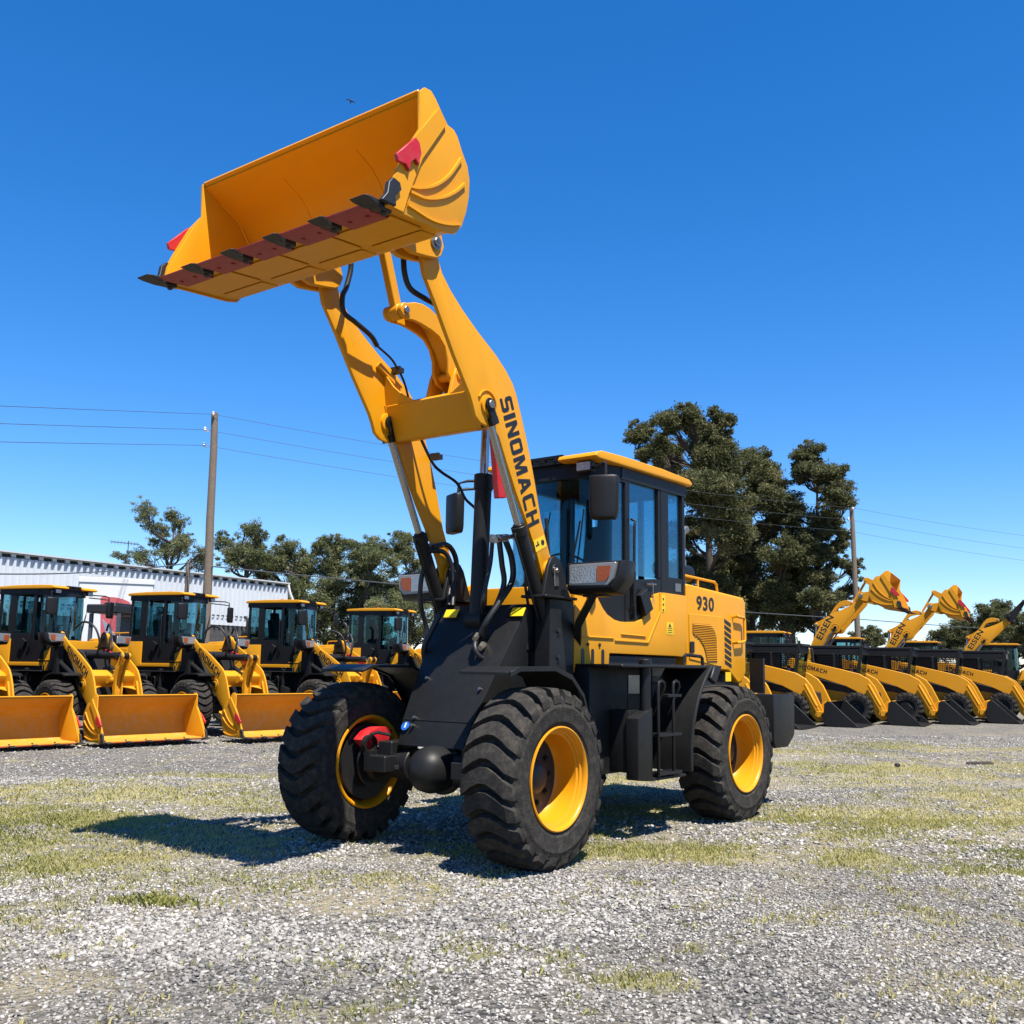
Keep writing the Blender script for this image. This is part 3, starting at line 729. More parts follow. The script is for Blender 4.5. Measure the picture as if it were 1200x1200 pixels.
    for s in (-1, 1):
        y0, y1 = sorted((s * .500, s * .555))
        m.box(1.12, 1.19, y0, y1, 1.70, 2.99); m.box(.44, .575, y0, y1, 2.0, 3.0); m.box(.13, .175, y0, y1, 2.0, 3.0)
        y0, y1 = sorted((s * .512, s * .552))
        m.prism([(1.535, 1.53), (.577, 1.525), (.577, 2.135), (1.118, 2.085), (1.2, 1.98), (1.53, 1.98)] if s < 0 else [(1.215, 1.712), (.97, 1.735), (.88, 1.80), (.79, 1.92), (.725, 1.985), (.577, 2.008), (.577, 2.135), (1.118, 2.085), (1.118, 1.72)], y0, y1)
        m.box(.177, .438, y0, y1, 2.0, 2.16)
        m.box(.10, 1.25, min(s * .49, s * .56), max(s * .49, s * .56), 2.955, 3.06)
        m.box(.578, .62, y0, y1, 2.14, 2.953)
    m.box(.114, .15, .05, .10, 2.152, 2.953); m.box(.12, .17, -.499, .499, 2.0, 2.15); m.box(.10, .18, -.489, .489, 2.955, 3.06)
    m.box(.2, 1.5, -.53, .53, 1.60, 1.68)
    m.box(.10, .135, -.499, .499, 1.70, 2.0)
    cab = m.build('cab', M['plastic'], root, bevel=.006)
    plan = [(1.19, .548), (1.30, .535), (1.42, .505), (1.52, .445), (1.585, .36), (1.62, .24), (1.632, .10)]
    plan = plan + [(x, -y) for x, y in plan[::-1]]
    def wrap(z0, z1, th, off=0., lean=0.):
        m = MB(XR); lp = []
        for x, y in plan:
            v = Vector((x - 1.0, y, 0)).normalized(); k0 = (off, 0); 
            p = Vector((x, y, 0)) + v * off; q = Vector((x, y, 0)) + v * (off - th)
            lp.append([(p.x, p.y, z0), (p.x - lean, p.y, z1), (q.x - lean, q.y, z1), (q.x, q.y, z0)])
        return m.quadstrip(lp)
    wrap(1.62, 1.98, .03).build('cab_skirt', M['plastic'], cab)
    wrap(2.93, 3.06, .04, .012, .02).build('cab_header', M['plastic'], cab)
    wrap(1.985, 2.925, .006, -.008, .02).build('windscreen', M['glass'], cab, smooth=60)
    for s in (-1, 1):
        m = MB(XR); y0, y1 = sorted((s * .528, s * .534)); m.box(.625, 1.115, y0, y1, 2.135, 2.95); m.build('door_window', M['glass'], cab)
        m = MB(XR); m.box(.18, .435, y0, y1, 2.165, 2.95); m.build('side_window', M['glass'], cab)
        m = MB(XR); y0, y1 = sorted((s * .20, s * .60))
        m.prism([(.06, 3.062), (.04, 3.10), (.10, 3.125), (.6, 3.145), (1.3, 3.145), (1.62, 3.135), (1.70, 3.11), (1.72, 3.075), (1.66, 3.062)], y0, y1); m.build('roof', yel, cab, bevel=.016, seg=3)
        m = MB(XR); y0, y1 = sorted((s * .556, s * .585)); m.tube([(1.10, s * .556, 2.62), (1.10, s * .60, 2.60), (1.11, s * .60, 2.55), (1.12, s * .60, 2.10), (1.13, s * .60, 1.85), (1.13, s * .556, 1.82)], .013, 8)
        m.box(1.06, 1.08, y0, y1, 1.74, 2.16)
        m.obox((.93, s * .59, 1.90), (.14, .05, .20), Matrix.Rotation(.5, 3, 'Y')); m.build('door_handle', M['plastic'], cab, bevel=.008)
        if hero and s > 0:
            m = MB(XR); m.tube([(.78, .556, 2.06), (.78, .575, 2.09), (.775, .585, 2.05), (.765, .575, 1.90), (.75, .575, 1.86), (.74, .575, 1.91), (.765, .57, 2.03)], .005, 6); m.tube([(.86, .57, 2.065), (.70, .57, 2.075)], .008, 6); m.build('seal_wire', M['steel'], cab)
        if s > 0:
            m = MB(XR); m.box(.215, .32, .5525, .556, 2.04, 2.115); m.build('data_plate', M['steel'], cab)
    m = MB(XR); m.box(.19, 1.55, -.485, .485, 3.03, 3.058); m.box(1.30, 1.56, -.34, .34, 2.93, 3.029); m.build('headliner', M['seat'], cab)
    m = MB(XR); m.box(.105, .112, -.48, .48, 2.16, 2.95); m.build('rear_window', M['glass'], cab)
    m = MB(XR); m.box(.06, .85, -.198, .198, 3.062, 3.128); m.build('roof_hatch', yel, cab, bevel=.014, seg=2)
    m = MB(XR); m.box(.85, 1.66, -.196, .196, 3.062, 3.085)
    for i in range(7): m.box(.95 + i * .11, .98 + i * .11, -.196, .196, 3.12, 3.145)
    for y in (-.15, .0, .15): m.box(.9, 1.68, y - .01, y + .01, 3.086, 3.119)
    m.build('roof_rail', M['plastic'], cab)
    for s in (-1, 1):
        m = MB(XR); m.box(1.60, 1.665, min(s * .36, s * .52), max(s * .36, s * .52), 2.965, 3.055); wl = m.build('work_lamp', M['plastic'], cab, bevel=.008)
        m = MB(XR); m.box(1.6655, 1.672, min(s * .372, s * .508), max(s * .372, s * .508), 2.975, 3.045); m.build('lamp_lens', M['lens'], wl) if False else m.build('work_lamp_lens', M['lens'], cab)
    # interior
    m = MB(XR); m.box(.60, 1.08, -.25, .25, 1.9, 2.12); m.obox((.60, 0, 2.36), (.15, .50, .60), Matrix.Rotation(-.14, 3, 'Y')); m.obox((.54, 0, 2.74), (.11, .28, .20), Matrix.Rotation(-.12, 3, 'Y')); m.box(.64, .98, -.34, -.27, 2.24, 2.31); m.box(.64, .98, .27, .34, 2.24, 2.31); m.box(.55, .9, -.2, .2, 1.69, 1.9)
    m.build('driver_seat', M['seat'], cab, bevel=.03, seg=2)
    m = MB(XR); m.tube([(1.42, 0, 1.7), (1.36, 0, 2.05), (1.24, 0, 2.20)], .045, 10); m.lathe([(.20, -.012), (.212, 0), (.20, .012), (.188, 0), (.20, -.012)], c=(0, 0, 0), axis='Z', n=28)
    o = m
    bm = m.bm; vs = [v for v in bm.verts if abs(v.co.z) < .02 and Vector((v.co.x, v.co.y)).length < .22]
    bmesh.ops.transform(bm, matrix=Matrix.Translation((1.22, 0, 2.22)) @ Matrix.Rotation(R(-28), 4, 'Y'), verts=vs)
    m.box(1.38, 1.58, -.30, .30, 1.69, 2.02)
    m.build('steering_column', M['plastic'], cab)
    m = MB(XR); m.box(.22, .40, -.48, .48, 1.69, 2.10); m.box(.55, 1.0, -.50, -.36, 1.69, 2.17); m.tube([(.95, -.43, 2.15), (.97, -.42, 2.36)], .012, 6); m.tube([(.90, -.43, 2.15), (.92, -.42, 2.33)], .012, 6); m.build('console', M['seat'], cab, bevel=.02)
    m = MB(XR)
    for y in (.30, -.05): m.tube([(1.635 if abs(y) < .2 else 1.61, y, 1.98), (1.635 if abs(y) < .2 else 1.60, y + .05, 2.3), (1.63, y + .12, 2.65)], .007, 6); m.tube([(1.642, y - .01, 2.1), (1.64, y + .09, 2.55)], .009, 6)
    m.build('wiper', M['plastic'], cab)
    m = MB(XR); m.cyl((.75, .0, 3.128), (.75, 0, 3.20), .05, 16); m.build('beacon', M['orange'], cab, bevel=.01)
    # mirrors
    for s in (-1, 1):
        m = MB(XR); c = Vector((1.90, s * .80, 2.68)); rt = Matrix.Rotation(s * .42, 3, 'Z')
        m.quadstrip([[c + rt @ Vector((a_, b_, k_)) for a_, b_ in ((-.045, -w_), (.03, -w_), (.05, -w_ * .7), (.05, w_ * .7), (.03, w_), (-.045, w_))] for k_, w_ in ((-.185, .098), (-.12, .118), (.10, .122), (.175, .118))])
        mi = m.build('mirror', M['plastic'], root, bevel=.022, seg=3)
        m = MB(XR); m.obox(c - rt @ Vector((.045, 0, 0)), (.006, .19, .30), rt); m.build('mirror_glass', M['chrome'], mi)
        m = MB(XR); m.tube([(1.60, s * .47, 2.99), (1.66, s * .56, 2.99), (1.80, s * .74, 2.985), (1.86, s * .79, 2.96), (1.88, s * .80, 2.70), (1.86, s * .79, 2.90)], .013, 8); m.tube([(1.60, s * .47, 2.93), (1.72, s * .66, 2.92), (1.86, s * .80, 2.90)], .012, 8)
        m.build('mirror_arm', M['plastic'], mi)
        # headlights on brackets
        m = MB(XR)
        lp = []
        for x, y0, y1, z0, z1 in ((1.90, .74, 1.06, 1.90, 2.12), (2.05, .70, 1.15, 1.875, 2.13), (2.20, .68, 1.17, 1.885, 2.125), (2.245, .685, 1.15, 1.92, 2.12)):
            lp.append([(x, s * y0, z0), (x, s * (y1 - .06), z0), (x - .02, s * y1, z0 + .09), (x - .03, s * (y1 + .01), z1), (x, s * y0, z1)])
        m.quadstrip(lp)
        hl = m.build('headlight', M['plastic'], root, bevel=.012, seg=2)
        m = MB(XR)
        lq = lambda x, g: [(x, s * (.71 + g), 1.945 + g), (x, s * (1.06 - g), 1.935 + g), (x, s * (1.115 - g), 1.985 + g * .5), (x, s * (1.135 - g), 2.105 - g), (x, s * (.715 + g), 2.105 - g)]
        m.quadstrip([lq(2.22, 0), lq(2.256, 0)]); m.build('headlight_bezel', M['grey'], hl, bevel=.004)
        m = MB(XR); m.quadstrip([[(x, s * .722, 1.958), (x, s * .965, 1.958), (x, s * .965, 2.088), (x, s * .735, 2.088)] for x in (2.24, 2.262)]); m.build('headlight_lens', M['lens'], hl)
        m = MB(XR); m.quadstrip([[(x, s * .975, 1.965), (x, s * 1.045, 1.965), (x, s * 1.080, 2.0), (x, s * 1.092, 2.08), (x, s * .975, 2.08)] for x in (2.24, 2.263)]); m.build('turn_signal', M['orange'], hl)
        m = MB(XR); m.tube([(1.90, s * .55, 1.52), (2.05, s * .66, 1.66), (2.10, s * .84, 1.89)], .04, 4); m.box(2.0, 2.12, min(s * .75, s * .95), max(s * .75, s * .95), 1.865, 1.88); m.build('headlight_bracket', M['black'], hl)
    # ---- hoses
    def hose(pts, r, mat='rubber', X=XF, nm='hose', k=6):
        m = MB(X); m.tube(pts, r, 8, smooth=k); return m.build(nm, M[mat], root, smooth=60)
    if hero:
        hose([(1.07, -.30, 4.40), (.88, -.32, 4.40), (.74, -.34, 4.30), (.76, -.35, 4.11), (.80, -.35, 4.01), (.77, -.36, 3.9), (.63, -.37, 3.86), (.46, -.38, 3.81), (.37, -.40, 3.76)], .020)
        hose([(.37, -.40, 3.76), (.21, -.40, 3.70), (.12, -.41, 3.64), (.03, -.42, 3.56), (-.06, -.44, 3.42), (-.10, -.45, 3.30)], .009, 'black', nm='hydraulic_pipe')
        hose([(-.10, -.43, 3.25), (-.16, -.40, 3.14), (-.27, -.36, 2.95), (-.35, -.33, 2.88), (-.52, -.30, 2.81), (-.61, -.28, 2.69), (-.70, -.22, 2.58), (-.60, -.15, 2.35)], .012, 'black', nm='hydraulic_pipe')
        hose([(.91, .35, 4.14), (.89, .35, 4.0), (.83, .35, 3.91), (.70, .36, 3.88), (.54, .38, 3.86), (.40, .45, 3.80)], .020)
        hose([(-.38, -.43, 2.27), (-.55, -.42, 2.31), (-.66, -.42, 2.23), (-.68, -.42, 2.1), (-.58, -.40, 1.93), (-.50, -.34, 1.80)], .022)
        hose([(-.34, -.44, 2.24), (-.50, -.40, 2.24), (-.58, -.38, 2.12), (-.58, -.36, 1.98), (-.50, -.30, 1.80)], .020)
        hose([(-.36, .2, 2.29), (-.34, .2, 2.11), (-.29, .2, 1.94), (-.28, .18, 1.80), (-.40, .1, 1.72)], .017)
        hose([(-.39, .3, 2.29), (-.48, .3, 2.15), (-.49, .3, 1.98), (-.36, .28, 1.81), (-.27, .22, 1.64), (-.33, .15, 1.52)], .024)
        hose([(-.38, .25, 2.29), (-.42, .25, 2.11), (-.45, .25, 1.95), (-.36, .23, 1.75), (-.30, .17, 1.60), (-.34, .1, 1.50)], .022)
        hose([(-.36, .45, 2.27), (-.44, .44, 2.20), (-.50, .42, 2.04), (-.53, .40, 1.92), (-.60, .40, 1.70)], .012)
        hose([(-.34, -.30, 1.72), (-.30, -.34, 1.60), (-.28, -.40, 1.45), (-.36, -.42, 1.30), (-.5, -.40, 1.25)], .022)
        hose([(-.42, -.52, 2.20), (-.38, -.54, 2.0), (-.40, -.55, 1.8), (-.48, -.55, 1.6), (-.44, -.52, 1.35)], .020)
        hose([(-.30, .12, 1.55), (-.22, .16, 1.46), (-.26, .20, 1.38), (-.36, .18, 1.42)], .020)
        hose([(-.80, .40, 2.5), (-.80, .42, 2.3), (-.80, .44, 2.0), (-.8, .44, 1.8)], .014, 'plastic', nm='hydraulic_pipe')
        m = MB(XF); m.tube([(-.17, .34, 2.26), (-.30, .33, 2.285), (-.49, .34, 2.33)], .018, 8)
        for q in ((-.36, .2, 2.30), (-.39, .3, 2.30), (-.38, .25, 2.30), (-.20, .34, 2.27), (-.45, .36, 2.32)): m.cyl((q[0], q[1], q[2] - .03), (q[0], q[1], q[2] + .03), .028, 6)
        m.cyl((-.36, -.46, 2.28), (-.50, -.42, 2.30), .022, 8)
        for q in ((-.30, .12, 1.56), (-.34, .16, 1.50), (-.29, .18, 1.49)): m.cyl(q, (q[0] + .07, q[1] + .03, q[2] - .035), .022, 6)
        m.build('hose_fitting', M['steel'], root)
        for c in ((.10, -.425, 3.63), (-.40, -.425, 3.02)):
            m = MB(XA); m.obox(c, (.05, .09, .04)); m.obox(Vector(c) + Vector((0, -.03, .03)), (.02, .11, .015)); m.build('pipe_clamp', M['dark'], root)
    else:
        hose([(-.38, -.40, 2.2), (-.2, -.30, 2.35), (.05, -.2, 2.25), (.15, -.12, 1.95), (.05, -.1, 1.7)], .022)
        hose([(-.36, .30, 2.2), (-.15, .22, 2.32), (.08, .15, 2.15), (.12, .1, 1.85), (.0, .1, 1.65)], .022)
        hose([(-.36, .40, 2.15), (-.2, .35, 2.0), (-.1, .30, 1.8), (-.25, .3, 1.6)], .02)
    return root

GR = None
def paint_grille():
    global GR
    if GR is None: GR = paint('grille_shade', (.20, .085, .01), .7, var=.2)  # flat plate, shade between the yellow louvers painted in as brown
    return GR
# ------------------------------------------------------------------ skid steer loader
def make_skid(label, group):
    root = empty('skid_steer_loader'); tag(root, label, 'skid steer', group)
    yel = M['yellow_far']
    tm = MB(); tm.lathe([(.22, .08), (.25, .13), (.34, .135), (.385, .11), (.39, 0), (.385, -.11), (.34, -.135), (.25, -.13), (.22, -.08)], n=36)
    for k in range(18):
        t = 2 * math.pi * k / 18
        for s in (-1, 1):
            q = lambda r, a, y: (r * math.cos(a), y, r * math.sin(a))
            lp = []
            for y, o_, rr in ((s * .01, 0, .415), (s * .08, .06, .415), (s * .134, .12, .40), (s * .142, .14, .34)):
                b_ = rr - .035; a_ = t + o_ + (.17 if s > 0 else 0)
                lp.append([q(b_, a_ - .06, y), q(rr, a_ - .05, y), q(rr, a_ + .05, y), q(b_, a_ + .06, y)])
            tm.quadstrip(lp)
    to = tm.build('tyre', M['tyre'], smooth=28); tme = to.data; bpy.data.objects.remove(to)
    rm = MB(); rm.lathe([(.225, .10), (.235, .125), (.215, .125), (.20, .09), (.195, .02), (.1, .01), (.08, .04), (0, .04)], n=32); ro = rm.build('rim', M['dark']); rme = ro.data; bpy.data.objects.remove(ro)
    for x in (-.52, .52):
        for s in (-1, 1):
            w = link('wheel', rme, root); w.name = 'wheel'; w.location = (x, s * .72, .41); w.rotation_euler = (0, 0, 0 if s > 0 else math.pi)
            link('tyre', tme, w)
    m = MB(); m.prism([(-1.25, .45), (-1.25, 1.15), (-.7, 1.2), (.45, .92), (.95, .80), (.98, .35), (.8, .24), (-1.1, .24)], -.52, .52); m.build('body', M['dark'], root, bevel=.02)
    m = MB()
    for s in (-1, 1): y0, y1 = sorted((s * .522, s * .545)); m.prism([(-1.0, .55), (-1.0, .98), (.2, .80), (.85, .70), (.85, .52)], y0, y1)
    m.build('side_panel', yel, root, bevel=.004)
    m = MB()
    for s in (-1, 1):
        y0, y1 = sorted((s * .50, s * .66)); m.prism([(-1.30, .50), (-1.30, 1.50), (-1.10, 1.62), (-.80, 1.45), (-.85, .9), (-.9, .5)], y0, y1)
    m.box(-1.28, -1.0, -.499, .499, .50, 1.30)
    m.build('rear_tower', M['black'], root, bevel=.02)
    # cab: open cage with black mesh sides
    m = MB()
    for s in (-1, 1):
        y0, y1 = sorted((s * .42, s * .48))
        m.prism([(-.62, 1.0), (-.70, 1.98), (-.63, 1.98), (-.55, 1.0)], y0, y1); m.prism([(.42, .9), (.60, 1.99), (.68, 1.99), (.52, .9)], y0, y1)
        m.box(-.56, .46, y0, y1, .95, 1.26); m.box(-.12, -.05, y0, y1, 1.262, 1.83)
    m.box(-.74, .72, -.47, .47, 1.98, 2.05); m.box(-.70, .68, -.46, .46, 1.80, 1.975); m.box(-.70, -.60, -.418, .418, 1.0, 1.9)
    cab = m.build('cab', M['black'], root, bevel=.012)
    m = MB()
    for s in (-1, 1):
        y0, y1 = sorted((s * .44, s * .452))
        x = -.5
        while x < .42: m.box(x, x + .012, y0, y1, 1.12, 1.84); x += .045
        z = 1.2
        while z < 1.84: m.box(-.55, .45, y0 + .0125 * s if s > 0 else y0 - .0125, (y1 + .0125) if s > 0 else y1 - .0125, z, z + .012); z += .055
    m.build('mesh_guard', M['plastic'], cab, smooth=0)
    m = MB(); m.box(-.45, .15, -.38, .38, .95, 1.3); m.box(-.54, -.10, -.38, .38, 1.3, 1.795); m.box(.2, .4, -.38, .38, .95, 1.42); m.build('driver_seat', M['seat'], cab, bevel=.03)
    m = MB(); m.quadstrip([[(.535, y, 1.02), (.672, y, 1.83), (.662, y, 1.83), (.525, y, 1.02)] for y in (-.415, .415)]); m.build('front_window', M['glass'], cab)
    for s in (-1, 1):
        m = MB(); y0, y1 = sorted((s * .60, s * .70))
        m.prism([(-1.28, 1.52), (-1.26, 1.66), (-1.16, 1.70), (.20, 1.40), (.60, 1.30), (.84, 1.16), (.98, .98), (1.09, .74), (1.29, .30), (1.30, .15), (1.12, .10), (1.0, .20), (.86, .42), (.72, .66), (.52, .84), (.24, .98), (-.1, 1.08), (-1.16, 1.42)], y0, y1)
        ar = m.build('lift_arm', yel, root, bevel=.008)
        rt = Vector((1, 0, -.25)).normalized() if s < 0 else Vector((-1, 0, .25)).normalized()
        up = (Vector((0, s, 0))).cross(rt)
        org = Vector((-1.0, s * .7005, 1.475)) if s < 0 else Vector((-.28, s * .7005, 1.30))
        link('lettering', text_mesh('SINOMACH', .78, .105, org, rt, up, bold=.035, depth=.002), ar)
        m = MB(); m.cyl((.84, s * .77, 1.02), (1.12, s * .77, .48), .04, 12); m.cyl((1.12, s * .77, .48), (1.20, s * .77, .32), .022, 10); m.box(1.12, 1.26, min(s * .71, s * .82), max(s * .71, s * .82), .22, .36)
        m.build('tilt_cylinder', yel, root, bevel=.006)
    m = MB(); m.cyl((.45, -.599, 1.14), (.45, .599, 1.14), .05, 12); m.build('cross_tube', yel, root)
    m = MB(); m.prism([(1.14, .10), (1.18, .52), (1.28, .60), (1.33, .60), (1.27, .15)], -.62, .62); m.build('quick_coupler', yel, root, bevel=.008)
    sh = [(2.12, .012), (1.50, .018), (1.36, .04), (1.30, .12), (1.345, .54), (1.42, .61)]
    m = MB(); m.prism(sh + [(1.43, .60), (1.36, .53), (1.318, .13), (1.37, .058), (1.50, .035), (2.12, .022)], -.88, .88)
    bk = m.build('bucket', M['black'], root)
    for s in (-1, 1):
        m = MB(); y0, y1 = sorted((s * .8805, s * .90)); m.prism([(2.14, .006), (1.50, .008), (1.34, .03), (1.285, .12), (1.33, .55), (1.41, .625), (1.50, .60)], y0, y1); m.build('side_plate', M['black'], bk, bevel=.004)
    m = MB(); m.box(2.03, 2.20, -.895, .895, .003, .0115) ; m.build('cutting_edge', M['black'], bk)
    return root

# ------------------------------------------------------------------ terrain
def lattice_noise(x, y, seed):
    rg = np.random.default_rng(seed); T = rg.random((256, 256))
    xi = np.floor(x).astype(int); yi = np.floor(y).astype(int); fx = x - xi; fy = y - yi
    fx = fx * fx * (3 - 2 * fx); fy = fy * fy * (3 - 2 * fy)
    a = T[xi % 256, yi % 256]; b = T[(xi + 1) % 256, yi % 256]; c = T[xi % 256, (yi + 1) % 256]; d = T[(xi + 1) % 256, (yi + 1) % 256]
    return (a * (1 - fx) + b * fx) * (1 - fy) + (c * (1 - fx) + d * fx) * fy
def fbm(x, y, s, seed, o=4):
    v = 0; amp = .5; tot = 0
    for i in range(o):
        v = v + amp * lattice_noise(x * s + 17.3 * i, y * s - 9.1 * i, seed + i); tot += amp; amp *= .5; s *= 2.03
    return v / tot
def sstep(a, b, x):
    t = np.clip((x - a) / (b - a), 0, 1); return t * t * (3 - 2 * t)

def ground_z(x, y):
    x = np.asarray(x, float); y = np.asarray(y, float)
    w = sstep(10.5, 14.5, y) * sstep(1.5, -3.5, x)
    z = -.14 * w
    z = z + (fbm(x, y, .55, 11, 3) - .5) * .05 * sstep(0, 2, np.abs(y)) + (fbm(x, y, 2.4, 5, 2) - .5) * .016
    far = sstep(13, 24, y); z = z * (1 - far * .0)
    # flatten under the raised loader
    d = np.hypot((x - .4) / 3.2, (y - 8.7) / 3.2)
    return np.where(w > .5, -.14 + (z + .14) * .5, z * (.35 + .65 * sstep(.6, 1.3, d)))

# grass patches: x, y, rx, ry, strength
PATCH = [(-3.9, 8.2, 1.9, 1.5, .85), (-3.0, 6.7, 1.1, .75, .75), (-4.6, 10.4, 2.6, 1.0, .8), (-2.6, 9.6, 1.3, .8, .6), (-3.3, 13.1, 1.5, .45, 1.0), (-1.9, 5.78, .2, .1, .9), (-2.5, 5.6, .5, .25, .7),
         (1.05, 7.55, 1.3, .42, .95), (2.3, 7.3, .8, .35, .8), (2.9, 8.3, 1.0, .5, .7), (3.7, 9.6, 1.8, .75, 1.), (5.6, 10.6, 1.7, 1.5, 1.1), (4.4, 12.2, 1.8, .6, .75), (5.6, 14.2, 2.6, .9, .9), (3.9, 17., 2.2, .7, .6), (3.2, 7.0, .8, .3, .8), (3.6, 6.2, .6, .3, .6), (4.3, 7.6, 1.1, .6, .8),
         (.52, 4.5, .28, .14, .9), (-.4, 11.8, 1.5, .7, .7), (1.2, 12.5, 1.5, 1.0, .7), (.8, 9.8, 1.6, .6, .55), (-1.0, 6.6, .7, .25, .6), (7.5, 18.5, 3, 1.2, .6), (9, 14, 3, 2, .8), (-7.5, 9, 2.5, 1.6, .9), (0.2, 15, 2, 1.2, .6)]
STRAW = [(-1.0, 5.95, 1.3, .4, 1.), (-1.95, 4.35, .45, .16, .9), (.2, 6.1, .7, .35, .6), (3.6, 8.5, 2., .7, .9), (5.0, 12.6, 2.6, 1.6, .8), (1.3, 7.2, 1.8, .5, .7), (2.9, 5.8, .8, .25, .5), (-3.4, 8.2, 2.4, 1.9, .5), (1., 10.5, 3, 2, .5), (7, 16, 6, 3, .6), (-1.2, 7.3, 1.2, .7, .5), (-1.6, 10.5, 1.8, 1.2, .5), (-1.4, 6.3, 1.6, .5, .7), (3.2, 9.2, 3.0, 1.6, .7), (2.6, 7.6, 1.6, .5, .6), (-2.8, 11.8, 2.6, .7, .5), (2.6, 5.2, .7, .2, .5), (1.9, 4.6, .5, .15, .4), (.9, 6.4, .9, .25, .5), (-2.6, 5.3, .6, .2, .5)]
def field(P, x, y, seed):
    v = np.zeros_like(np.asarray(x, float))
    for px, py, rx, ry, s in P:
        d2 = ((x - px) / rx) ** 2 + ((y - py) / ry) ** 2
        v = np.maximum(v, s * np.exp(-d2 * .9))
    n = fbm(x, y, 1.6, seed, 5)
    return np.clip(v * 1.35 + (n - .52) * 1.9 + (fbm(x, y, 7., seed + 9, 3) - .5) * 1.3 - .24, 0, 1)
def grass_f(x, y): return field(PATCH, x, y, 31)
def straw_f(x, y): return field(STRAW, x, y, 57)

def axis_pts(lo, hi, a, b, h):
    core = list(np.arange(a, b, h)); out = []; s = h; v = b
    while v < hi: out.append(v); s *= 1.16; v += s
    out.append(hi); pre = []; s = h; v = a - h
    while v > lo: pre.append(v); s *= 1.16; v -= s
    pre.append(lo)
    return np.array(pre[::-1] + core + out)
def grid_mesh(name, X, Y, mat):
    gx, gy = np.meshgrid(X, Y); z = ground_z(gx, gy); nx, ny = len(X), len(Y)
    v = np.stack([gx.ravel(), gy.ravel(), z.ravel()], 1)
    i = np.arange(nx * ny).reshape(ny, nx); f = np.stack([i[:-1, :-1].ravel(), i[:-1, 1:].ravel(), i[1:, 1:].ravel(), i[1:, :-1].ravel()], 1)
    me = np_mesh(name, v, f, mat, smooth=True)
    set_attr(me, 'grass', grass_f(gx.ravel(), gy.ravel()) * sstep(40, 20, gy.ravel()) + .35 * sstep(20, 45, gy.ravel())); set_attr(me, 'straw', straw_f(gx.ravel(), gy.ravel()))
    return me

